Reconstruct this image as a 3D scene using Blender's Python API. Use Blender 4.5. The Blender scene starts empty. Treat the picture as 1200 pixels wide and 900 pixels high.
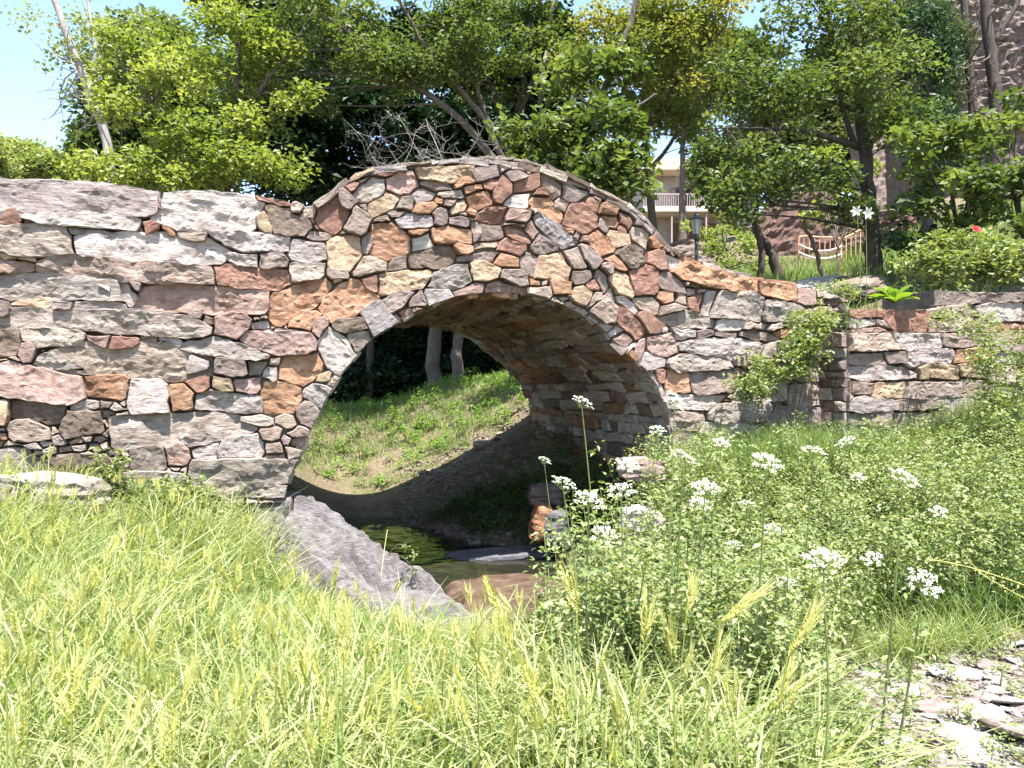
import bpy, bmesh, math, random
import numpy as np
from mathutils import Vector, Matrix, noise as mnoise

rng = np.random.default_rng(7)
random.seed(7)
SC = bpy.context.scene
COL = SC.collection
R = math.radians

# ---------------------------------------------------------------- camera
FPX = 930.0                                   # focal length in photo pixels (1200 wide)
cam_d = bpy.data.cameras.new('camera')
cam_d.sensor_width = 36.0
cam_d.lens = 36.0 * FPX / 1200.0
cam_d.clip_start = 0.05
cam_d.clip_end = 1500
cam = bpy.data.objects.new('camera', cam_d)
COL.objects.link(cam)
cam.location = (0, 0, 0)
cam.rotation_euler = (R(90), 0, 0)
SC.camera = cam

# ---------------------------------------------------------------- sky, sun, exposure
SUN_EL, SUN_AZ = 69.0, 163.0                  # azimuth: clockwise from +Y (view direction)
wd = bpy.data.worlds.new('World')
SC.world = wd
wd.use_nodes = True
nt = wd.node_tree
nt.nodes.clear()
sky = nt.nodes.new('ShaderNodeTexSky')
sky.sky_type = 'NISHITA'
sky.sun_disc = False
sky.sun_elevation = R(SUN_EL)
sky.sun_rotation = R(SUN_AZ)
sky.air_density = 1.0
sky.dust_density = 0.6
sky.ozone_density = 0.7
bg = nt.nodes.new('ShaderNodeBackground')
bg.inputs['Strength'].default_value = 0.125
wo = nt.nodes.new('ShaderNodeOutputWorld')
nt.links.new(sky.outputs[0], bg.inputs[0])
nt.links.new(bg.outputs[0], wo.inputs[0])
sd = bpy.data.lights.new('sun', 'SUN')
sd.energy = 5.0
sd.angle = R(0.53)
sd.color = (1.0, 0.955, 0.88)
sun = bpy.data.objects.new('sun', sd)
COL.objects.link(sun)
SUNV = Vector((math.sin(R(SUN_AZ)) * math.cos(R(SUN_EL)), math.cos(R(SUN_AZ)) * math.cos(R(SUN_EL)), math.sin(R(SUN_EL))))
sun.rotation_euler = SUNV.to_track_quat('Z', 'Y').to_euler()
sun.location = SUNV * 60
SC.view_settings.view_transform = 'Standard'
SC.view_settings.look = 'None'
SC.view_settings.gamma = 1.0
SC.view_settings.use_curve_mapping = False
SC.view_settings.exposure = 1.85
SC.cycles.max_bounces = 7
SC.cycles.diffuse_bounces = 4
SC.cycles.glossy_bounces = 3
SC.cycles.transmission_bounces = 5
SC.cycles.transparent_max_bounces = 6
SC.cycles.use_denoising = True
SC.cycles.sample_clamp_indirect = 6.0

# ---------------------------------------------------------------- helpers
def W(px, py, d):
    """the place seen at photo pixel (px,py), d metres deep"""
    return Vector(((px - 600) / FPX * d, d, (450 - py) / FPX * d))

def tag(o, label=None, cat=None, group=None, kind=None):
    if label: o['label'] = label
    if cat: o['category'] = cat
    if group: o['group'] = group
    if kind: o['kind'] = kind
    return o

def empty(name, loc, label=None, cat=None, group=None):
    o = bpy.data.objects.new(name, None)
    o.empty_display_size = 0.2
    o.location = loc
    COL.objects.link(o)
    return tag(o, label, cat, group)

def link(name, me, mat=None, parent=None, loc=None):
    if mat is not None and not me.materials:
        me.materials.append(mat)
    o = bpy.data.objects.new(name, me)
    COL.objects.link(o)
    if parent is not None: o.parent = parent
    if loc is not None: o.location = loc
    return o

def mesh_np(name, V, F, smooth=True, attr=None):
    """V (n,3), F (m,k) index array of tris or quads, attr: per-vertex float 'v'"""
    V = np.asarray(V, np.float32); F = np.asarray(F, np.int32)
    me = bpy.data.meshes.new(name)
    n, m, k = len(V), len(F), F.shape[1]
    me.vertices.add(n); me.loops.add(m * k); me.polygons.add(m)
    me.vertices.foreach_set('co', V.ravel())
    me.loops.foreach_set('vertex_index', F.ravel())
    me.polygons.foreach_set('loop_start', np.arange(0, m * k, k, dtype=np.int32))
    me.polygons.foreach_set('use_smooth', np.full(m, bool(smooth)))
    if attr is not None:
        a = me.attributes.new('v', 'FLOAT', 'POINT')
        a.data.foreach_set('value', np.asarray(attr, np.float32))
    me.update(calc_edges=True)
    return me

class MB:
    """collects mixed polygons"""
    def __init__(s): s.v = []; s.f = []
    def add(s, vs, fs):
        o = len(s.v); s.v += [tuple(p) for p in vs]; s.f += [tuple(i + o for i in f) for f in fs]
    def box(s, c, d, M=None):
        x, y, z = d[0] / 2, d[1] / 2, d[2] / 2
        vs = [Vector((a * x, b * y, e * z)) for e in (-1, 1) for b in (-1, 1) for a in (-1, 1)]
        if M is not None: vs = [M @ p for p in vs]
        vs = [p + Vector(c) for p in vs]
        s.add(vs, [(0, 2, 3, 1), (4, 5, 7, 6), (0, 1, 5, 4), (2, 6, 7, 3), (0, 4, 6, 2), (1, 3, 7, 5)])
    def tube(s, pts, rad, n=6, cap=True):
        pts = [Vector(p) for p in pts]
        if not hasattr(rad, '__len__'): rad = [rad] * len(pts)
        vs = []; fs = []
        up = Vector((0.31, 0.17, 0.93))
        for i, p in enumerate(pts):
            t = (pts[min(i + 1, len(pts) - 1)] - pts[max(i - 1, 0)]).normalized()
            a = t.cross(up)
            if a.length < 1e-3: a = t.cross(Vector((1, 0, 0)))
            a.normalize(); b = t.cross(a)
            for j in range(n):
                q = 2 * math.pi * j / n
                vs.append(p + (a * math.cos(q) + b * math.sin(q)) * rad[i])
        for i in range(len(pts) - 1):
            for j in range(n):
                fs.append((i * n + j, i * n + (j + 1) % n, (i + 1) * n + (j + 1) % n, (i + 1) * n + j))
        if cap:
            fs.append(tuple(range(n - 1, -1, -1))); fs.append(tuple(range((len(pts) - 1) * n, len(pts) * n)))
        s.add(vs, fs)
    def build(s, name, mat, parent=None, smooth=False, off=None):
        me = bpy.data.meshes.new(name)
        v = s.v if off is None else [tuple(Vector(p) - Vector(off)) for p in s.v]
        me.from_pydata(v, [], s.f)
        if smooth: me.polygons.foreach_set('use_smooth', [True] * len(s.f))
        me.update()
        return link(name, me, mat, parent)

def smooth_path(pts, n=6):
    pts = [Vector(p) for p in pts]
    if len(pts) < 3: return [pts[0].lerp(pts[1], i / n) for i in range(n + 1)]
    out = []
    P = [pts[0] * 2 - pts[1]] + pts + [pts[-1] * 2 - pts[-2]]
    for i in range(1, len(P) - 2):
        a, b, c, d = P[i - 1:i + 3]
        for k in range(n):
            t = k / n
            out.append(0.5 * ((2 * b) + (c - a) * t + (2 * a - 5 * b + 4 * c - d) * t * t + (3 * b - a - 3 * c + d) * t ** 3))
    out.append(pts[-1])
    return out

# ---------------------------------------------------------------- materials
def newmat(name):
    m = bpy.data.materials.new(name); m.use_nodes = True
    t = m.node_tree; t.nodes.clear()
    out = t.nodes.new('ShaderNodeOutputMaterial')
    return m, t, out

def N(t, kind, **kw):
    n = t.nodes.new(kind)
    for k, v in kw.items():
        if k in n.inputs: n.inputs[k].default_value = v
        else: setattr(n, k, v)
    return n

def ramp(t, stops, interp='LINEAR'):
    r = t.nodes.new('ShaderNodeValToRGB')
    cr = r.color_ramp; cr.interpolation = interp
    while len(cr.elements) < len(stops): cr.elements.new(0.5)
    for e, (p, c) in zip(cr.elements, stops):
        e.position = p; e.color = (*c, 1) if len(c) == 3 else c
    return r

def principled(t, out, rough=0.8, spec=0.3):
    b = t.nodes.new('ShaderNodeBsdfPrincipled')
    b.inputs['Roughness'].default_value = rough
    b.inputs['Specular IOR Level'].default_value = spec
    t.links.new(b.outputs[0], out.inputs[0])
    return b

def mix(t, kind, fac, a, b):
    m = t.nodes.new('ShaderNodeMix'); m.data_type = 'RGBA'; m.blend_type = kind
    for sock, val in ((m.inputs[0], fac), (m.inputs[6], a), (m.inputs[7], b)):
        if hasattr(val, 'is_linked') or hasattr(val, 'links'): t.links.new(val, sock)
        elif isinstance(val, (int, float)): sock.default_value = val
        else: sock.default_value = (*val, 1)
    return m.outputs[2]

def stone_material(name, scale=(5, 38, 16), bump=0.016, tint=None, objcol=True, lichen=0.35):
    m, t, out = newmat(name)
    b = principled(t, out, 0.82, 0.22)
    tc = N(t, 'ShaderNodeTexCoord')
    oi = N(t, 'ShaderNodeObjectInfo')
    add = N(t, 'ShaderNodeVectorMath', operation='ADD')
    sc = N(t, 'ShaderNodeVectorMath', operation='SCALE'); sc.inputs['Scale'].default_value = 37.0
    comb = N(t, 'ShaderNodeCombineXYZ')
    for i in range(3): t.links.new(oi.outputs['Random'], comb.inputs[i])
    t.links.new(comb.outputs[0], sc.inputs[0])
    t.links.new(tc.outputs['Object'], add.inputs[0]); t.links.new(sc.outputs[0], add.inputs[1])
    mp = N(t, 'ShaderNodeMapping'); mp.inputs['Scale'].default_value = scale
    t.links.new(add.outputs[0], mp.inputs[0])
    n1 = N(t, 'ShaderNodeTexNoise', Scale=1.0, Detail=11.0, Roughness=0.74, Distortion=0.1)
    t.links.new(mp.outputs[0], n1.inputs['Vector'])
    n2 = N(t, 'ShaderNodeTexNoise', Scale=9.0, Detail=7.0, Roughness=0.68)
    t.links.new(add.outputs[0], n2.inputs['Vector'])
    n3 = N(t, 'ShaderNodeTexNoise', Scale=60.0, Detail=4.0, Roughness=0.7)
    t.links.new(add.outputs[0], n3.inputs['Vector'])
    base = oi.outputs['Color'] if objcol else None
    if base is None:
        rgb = N(t, 'ShaderNodeRGB'); rgb.outputs[0].default_value = (*tint, 1); base = rgb.outputs[0]
    r1 = ramp(t, [(0.30, (0.30, 0.28, 0.27)), (0.42, (0.78, 0.76, 0.75)), (0.55, (1.0, 0.99, 0.98)), (0.72, (1.35, 1.35, 1.36))])
    t.links.new(n1.outputs[0], r1.inputs[0])
    c = mix(t, 'MULTIPLY', 1.0, base, r1.outputs[0])
    r2 = ramp(t, [(0.32, (0.58, 0.50, 0.45)), (0.45, (0.92, 0.88, 0.85)), (0.56, (1.04, 1.03, 1.02)), (0.70, (1.28, 1.20, 1.12))])
    t.links.new(n2.outputs[0], r2.inputs[0])
    c = mix(t, 'MULTIPLY', 0.85, c, r2.outputs[0])
    r3 = ramp(t, [(0.56, (0, 0, 0)), (0.70, (1, 1, 1))])
    t.links.new(n2.outputs[0], r3.inputs[0])
    ml = N(t, 'ShaderNodeMath', operation='MULTIPLY'); ml.inputs[1].default_value = lichen
    t.links.new(r3.outputs[0], ml.inputs[0])
    c = mix(t, 'MIX', ml.outputs[0], c, (0.48, 0.44, 0.40))
    t.links.new(c, b.inputs['Base Color'])
    bp = N(t, 'ShaderNodeBump'); bp.inputs['Strength'].default_value = 1.0; bp.inputs['Distance'].default_value = bump
    ma = N(t, 'ShaderNodeMath', operation='MULTIPLY_ADD'); ma.inputs[1].default_value = 0.3
    t.links.new(n3.outputs[0], ma.inputs[0]); t.links.new(n1.outputs[0], ma.inputs[2])
    t.links.new(ma.outputs[0], bp.inputs['Height'])
    t.links.new(bp.outputs[0], b.inputs['Normal'])
    return m

def leaf_material(name, cols, trans=0.4, rough=0.5, tcol=None, spec=0.35):
    """cols: colour stops over the per-leaf value 'v'"""
    m, t, out = newmat(name)
    at = N(t, 'ShaderNodeAttribute', attribute_name='v')
    r = ramp(t, [(i / max(1, len(cols) - 1), c) for i, c in enumerate(cols)])
    t.links.new(at.outputs['Fac'], r.inputs[0])
    b = t.nodes.new('ShaderNodeBsdfPrincipled')
    b.inputs['Roughness'].default_value = rough; b.inputs['Specular IOR Level'].default_value = spec
    t.links.new(r.outputs[0], b.inputs['Base Color'])
    tr = N(t, 'ShaderNodeBsdfTranslucent')
    c2 = mix(t, 'MULTIPLY', 1.0, r.outputs[0], tcol or (1.5, 1.4, 0.55))
    t.links.new(c2, tr.inputs[0])
    mx = N(t, 'ShaderNodeMixShader'); mx.inputs[0].default_value = trans
    t.links.new(b.outputs[0], mx.inputs[1]); t.links.new(tr.outputs[0], mx.inputs[2])
    t.links.new(mx.outputs[0], out.inputs[0])
    return m

def noisy(name, c1, c2, scale=6, rough=0.85, bump=0.01, stretch=(1, 1, 1), spec=0.25, detail=6, metallic=0.0):
    m, t, out = newmat(name)
    b = principled(t, out, rough, spec); b.inputs['Metallic'].default_value = metallic
    tc = N(t, 'ShaderNodeTexCoord')
    mp = N(t, 'ShaderNodeMapping'); mp.inputs['Scale'].default_value = stretch
    t.links.new(tc.outputs['Object'], mp.inputs[0])
    n1 = N(t, 'ShaderNodeTexNoise', Scale=scale, Detail=detail, Roughness=0.65)
    t.links.new(mp.outputs[0], n1.inputs['Vector'])
    r = ramp(t, [(0.3, c1), (0.7, c2)])
    t.links.new(n1.outputs[0], r.inputs[0]); t.links.new(r.outputs[0], b.inputs['Base Color'])
    if bump:
        bp = N(t, 'ShaderNodeBump'); bp.inputs['Distance'].default_value = bump
        t.links.new(n1.outputs[0], bp.inputs['Height']); t.links.new(bp.outputs[0], b.inputs['Normal'])
    return m

M = {}
M['stone'] = stone_material('stone', (16, 34, 22), 0.016, lichen=.22)
M['slab'] = stone_material('slate', (9, 46, 22), 0.030, lichen=0.25)
M['soffit'] = stone_material('soffit_stone', (5, 26, 12), 0.014, lichen=0.12)
M['mortar'] = noisy('mortar', (0.10, 0.083, 0.068), (0.28, 0.24, 0.20), 14, 0.95, 0.02)
M['pebble'] = stone_material('pebble', (2, 2, 4), 0.0015, lichen=.1)
M['dry'] = noisy('dry_joint', (0.05, 0.042, 0.035), (0.14, 0.12, 0.10), 14, 0.95, 0.02)
M['bark'] = noisy('bark', (0.05, 0.04, 0.033), (0.17, 0.14, 0.115), 9, 0.9, 0.02, (4, 4, 0.8))
M['bark_pale'] = noisy('pale_bark', (0.20, 0.18, 0.16), (0.42, 0.39, 0.36), 9, 0.9, 0.015, (4, 4, 0.8))
M['bark_dark'] = noisy('dark_bark', (0.03, 0.024, 0.02), (0.10, 0.08, 0.07), 9, 0.9, 0.02, (4, 4, 0.8))
M['leaf_lime'] = leaf_material('leaf_lime', [(0.10, 0.15, 0.035), (0.18, 0.235, 0.06), (0.30, 0.34, 0.12)], 0.45)
M['leaf_mid'] = leaf_material('leaf_mid', [(0.05, 0.085, 0.026), (0.09, 0.135, 0.042), (0.19, 0.235, 0.09)], 0.42)
M['leaf_yellow'] = leaf_material('leaf_yellow', [(0.07, 0.11, 0.03), (0.17, 0.19, 0.055), (0.31, 0.28, 0.11)], 0.48)
M['leaf_dark'] = leaf_material('leaf_dark', [(0.014, 0.04, 0.012), (0.022, 0.058, 0.015), (0.045, 0.09, 0.02)], 0.22)
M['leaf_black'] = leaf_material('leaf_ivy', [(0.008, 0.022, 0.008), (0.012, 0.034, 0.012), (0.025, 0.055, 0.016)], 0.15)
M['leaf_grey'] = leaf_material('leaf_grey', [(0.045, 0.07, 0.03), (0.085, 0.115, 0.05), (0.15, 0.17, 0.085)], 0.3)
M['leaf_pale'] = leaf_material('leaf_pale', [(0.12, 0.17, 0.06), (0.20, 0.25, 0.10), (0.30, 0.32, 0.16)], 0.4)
M['weed'] = leaf_material('weed_leaf', [(0.10, 0.145, 0.04), (0.19, 0.24, 0.085), (0.33, 0.36, 0.19)], 0.35)
M['grass_dry'] = leaf_material('grass_dry', [(0.085, 0.15, 0.035), (0.20, 0.26, 0.075), (0.40, 0.42, 0.22)], 0.4)
M['grass_green'] = leaf_material('grass_green', [(0.07, 0.14, 0.03), (0.13, 0.20, 0.05), (0.24, 0.27, 0.10)], 0.38)
M['grass_deep_shade'] = leaf_material('grass_deep_shade', [(0.04, 0.08, 0.02), (0.07, 0.12, 0.03), (0.13, 0.18, 0.06)], 0.35)  # darker green: painted shade on the right bank, plain weed colour under the arch
M['ear'] = leaf_material('barley_ear', [(0.33, 0.36, 0.10), (0.45, 0.46, 0.16), (0.55, 0.54, 0.27)], 0.45)
M['stalk'] = leaf_material('green_stalk', [(0.13, 0.19, 0.06), (0.20, 0.25, 0.09), (0.30, 0.34, 0.14)], 0.3)
M['petal'] = leaf_material('white_petal', [(0.40, 0.43, 0.29), (0.55, 0.56, 0.45), (0.70, 0.70, 0.62)], 0.3, tcol=(1, 1, 0.95))
M['broad'] = leaf_material('broad_leaf', [(0.08, 0.17, 0.02), (0.13, 0.24, 0.03), (0.2, 0.30, 0.05)], 0.35)
M['red'] = leaf_material('red_petal', [(0.35, 0.02, 0.04), (0.45, 0.03, 0.05)], 0.3, tcol=(1.2, .6, .6))
# ---------------------------------------------------------------- the bridge's face plane
TH = R(17.9)
U = Vector((math.cos(TH), math.sin(TH), 0))           # along the bridge, to the right and away
NB = Vector((-math.sin(TH), math.cos(TH), 0))         # through the bridge, away from the camera
ZH = Vector((0, 0, 1))
P0 = Vector((-25 / FPX * 6.5, 6.5, 0))                # foot of the face plane under the crown
BW = 3.7                                              # width of the bridge (depth of the barrel)

def face_sz(px, py, off=0.0):
    """photo pixel -> (s,z) on the face plane moved off metres towards the camera"""
    p = P0 - NB * off
    a = (px - 600) / FPX
    s = (a * p.y - p.x) / (U.x - a * U.y)
    y = p.y + s * U.y
    return s, (450 - py) / FPX * y

def fpt(s, z, d=0.0):
    """(s,z) on the face, d metres into the bridge"""
    return P0 + U * s + NB * d + ZH * z

# ---------------------------------------------------------------- terrain
CP = [(-2,1,-1.0),(0,1,-1.08),(2,1,-1.2),(-6,2,-0.8),(6,2,-1.1),(-3,3,-.88),(-1.5,3,-1.02),(0,3,-1.18),(1.2,3,-1.22),(2.5,3,-1.2),
 (-4.2,4.4,-.72),(-2.9,4.9,-.78),(-1.9,5.2,-1.06),(-1.25,5,-1.40),(-.5,4.3,-1.52),(0.3,4.2,-1.52),(.1,5,-1.72),(0.6,6,-1.78),(0,6.5,-1.85),(.6,7,-1.8),
 (-.7,5.6,-1.7),(-1.2,6.4,-1.6),(-.5,7.5,-1.85),(-1.1,7.2,-1.8),(.1,7.9,-1.6),(1.1,4.4,-1.42),(1.0,5.2,-1.62),(1.3,6.2,-1.25),
 (1.75,6.6,-.95),(2.2,6.9,-.78),(3,7.1,-.72),(3,6,-.88),(3,5,-1.0),(4,6.5,-.8),(3,4,-1.1),(2,4,-1.25),(5.5,6,-.8),(6,4,-.9),
 (-.2,8.2,-1.58),(.4,8.0,-1.45),(.7,9.3,-.85),(.3,10.8,-.36),(-.4,9.5,-1.18),(.3,9.5,-.98),(-1.2,8.4,-1.72),(-1.3,10,-1.58),(-1.2,11,-1.28),(-.4,11,-.8),
 (-2.1,10.3,-1.64),(-2.6,12,-1.38),(-1.3,12.4,-.82),(-.3,12.3,-.35),(-2.4,14,-.55),(-1.3,14.6,-.1),(.1,13.6,.05),(-4.5,15,-.3),(-1.2,16.6,-.5),(-1,18,-.7),(-3.2,17,-1.0),(.6,17,.1),(-1,25,2.2),
 (-6,14,.2),(-8,12,.3),(-4.5,9.5,.1),(-6,8,.1),(-6,6.2,-.3),(-3.6,11,-.6),(-10,20,.3),(-10,8,0),
 (2.6,9.6,.7),(4,9.3,.75),(4.3,11,1.42),(5,13,1.6),(6.6,17,2.25),(3.2,13,1.35),(2.5,17,2.2),(6,16,2.1),(4,21,3.3),(8,12,2.2),(8,20,3.3),(13,15,4.6),(6,9.3,1.0),(8.5,8.6,1.0),(1.2,12.5,.5),(1.6,10.5,.6),(7,7,-.6),
 (-30,30,.5),(-30,60,0),(-60,40,-2),(0,45,6),(9,45,7.6),(15,45,8.5),(20,30,8),(40,60,16),(40,10,3),(-40,-20,-1.2),(40,-20,-1.2),(0,-20,-1.1),(-40,5,-.5),(0,120,14),(120,120,30),(-120,120,-2),(-120,-60,-2),(120,-60,0)]
CP = np.array(CP, float)
def _phi(r2): return np.sqrt(r2 + 0.12)
_d2 = ((CP[:, None, :2] - CP[None, :, :2]) ** 2).sum(-1)
_A = np.zeros((len(CP) + 3,) * 2)
_A[:len(CP), :len(CP)] = _phi(_d2) - np.eye(len(CP)) * 0.02
_A[:len(CP), len(CP)] = 1; _A[:len(CP), len(CP) + 1:] = CP[:, :2]
_A[len(CP):, :len(CP)] = _A[:len(CP), len(CP):].T
_w = np.linalg.solve(_A, np.r_[CP[:, 2], 0, 0, 0])
_ph = rng.uniform(0, 6.28, (14, 2)); _fr = rng.uniform(-1, 1, (14, 2)) * np.r_[np.full(7, 3.0), np.full(7, 9.0)][:, None]
def wob(x, y):
    o = 0
    for i in range(14): o = o + np.sin(_fr[i, 0] * x + _ph[i, 0]) * np.sin(_fr[i, 1] * y + _ph[i, 1]) * (0.022 if i < 7 else 0.009)
    return o
def H(x, y):
    x = np.asarray(x, float); y = np.asarray(y, float)
    sh = x.shape; p = np.c_[x.ravel(), y.ravel()]
    out = np.empty(len(p))
    for i in range(0, len(p), 20000):
        q = p[i:i + 20000]
        d2 = ((q[:, None] - CP[None, :, :2]) ** 2).sum(-1)
        out[i:i + 20000] = _phi(d2) @ _w[:len(CP)] + _w[len(CP)] + q @ _w[len(CP) + 1:]
    return out.reshape(sh) + wob(x, y)
def Hs(x, y): return float(H(np.array([x]), np.array([y]))[0])

def axis(lo, hi, step, far, g=1.16):
    mid = list(np.arange(lo, hi + 1e-6, step)); a = []; d = step; p = lo
    while p > -far: d *= g; p -= d; a.append(p)
    b = []; d = step; p = mid[-1]
    while p < far: d *= g; p += d; b.append(p)
    return np.array(a[::-1] + mid + b)
gx = axis(-5.5, 7, 0.09, 180); gy = axis(0.3, 16, 0.09, 180)
X, Y = np.meshgrid(gx, gy)
Z = H(X, Y)
nx, ny = len(gx), len(gy)
idx = np.arange(nx * ny).reshape(ny, nx)
Fq = np.stack([idx[:-1, :-1], idx[:-1, 1:], idx[1:, 1:], idx[1:, :-1]], -1).reshape(-1, 4)
gm, gt, go = newmat('soil')
gb = principled(gt, go, 0.95, 0.15)
_tc = N(gt, 'ShaderNodeTexCoord')
_n = N(gt, 'ShaderNodeTexNoise', Scale=1.1, Detail=8.0, Roughness=0.7); gt.links.new(_tc.outputs['Object'], _n.inputs['Vector'])
_n2 = N(gt, 'ShaderNodeTexNoise', Scale=22.0, Detail=6.0, Roughness=0.7); gt.links.new(_tc.outputs['Object'], _n2.inputs['Vector'])
_v = N(gt, 'ShaderNodeTexVoronoi', Scale=26.0); gt.links.new(_tc.outputs['Object'], _v.inputs['Vector'])
_r = ramp(gt, [(0.35, (0.13, 0.105, 0.07)), (0.5, (0.20, 0.165, 0.115)), (0.62, (0.11, 0.13, 0.045))]); gt.links.new(_n.outputs[0], _r.inputs[0])
_r2 = ramp(gt, [(0.3, (0.55, 0.52, 0.5)), (0.7, (1.35, 1.3, 1.25))]); gt.links.new(_n2.outputs[0], _r2.inputs[0])
gt.links.new(mix(gt, 'MULTIPLY', 1.0, _r.outputs[0], _r2.outputs[0]), gb.inputs['Base Color'])
_b = N(gt, 'ShaderNodeBump'); _b.inputs['Distance'].default_value = 0.05
_ma = N(gt, 'ShaderNodeMath', operation='MULTIPLY_ADD'); _ma.inputs[1].default_value = -0.5
gt.links.new(_v.outputs['Distance'], _ma.inputs[0]); gt.links.new(_n2.outputs[0], _ma.inputs[2])
gt.links.new(_ma.outputs[0], _b.inputs['Height']); gt.links.new(_b.outputs[0], gb.inputs['Normal'])
M['soil'] = gm
ground = link('ground', mesh_np('ground', np.c_[X.ravel(), Y.ravel(), Z.ravel()], Fq), gm)
tag(ground, 'uneven earth bank falling to the stream bed under the bridge', 'ground', kind='structure')

# stream
wm, wt, wo_ = newmat('stream_water')
wb = principled(wt, wo_, 0.04, 0.5); wb.inputs['Base Color'].default_value = (0.018, 0.017, 0.012, 1); wb.inputs['IOR'].default_value = 1.33
_tc = N(wt, 'ShaderNodeTexCoord'); _n = N(wt, 'ShaderNodeTexNoise', Scale=5.0, Detail=3.0); wt.links.new(_tc.outputs['Object'], _n.inputs['Vector'])
_b = N(wt, 'ShaderNodeBump'); _b.inputs['Distance'].default_value = 0.012; wt.links.new(_n.outputs[0], _b.inputs['Height']); wt.links.new(_b.outputs[0], wb.inputs['Normal'])
wx = np.linspace(-2.4, 1.6, 12); wy = np.linspace(4.6, 9.6, 12); A_, B_ = np.meshgrid(wx, wy)
ii = np.arange(144).reshape(12, 12)
water = link('stream_water', mesh_np('stream_water', np.c_[A_.ravel(), B_.ravel(), np.full(144, -1.64)], np.stack([ii[:-1, :-1], ii[:-1, 1:], ii[1:, 1:], ii[1:, :-1]], -1).reshape(-1, 4)), wm)
tag(water, 'dark still stream water pooled under the arch', 'water', kind='structure')

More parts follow.
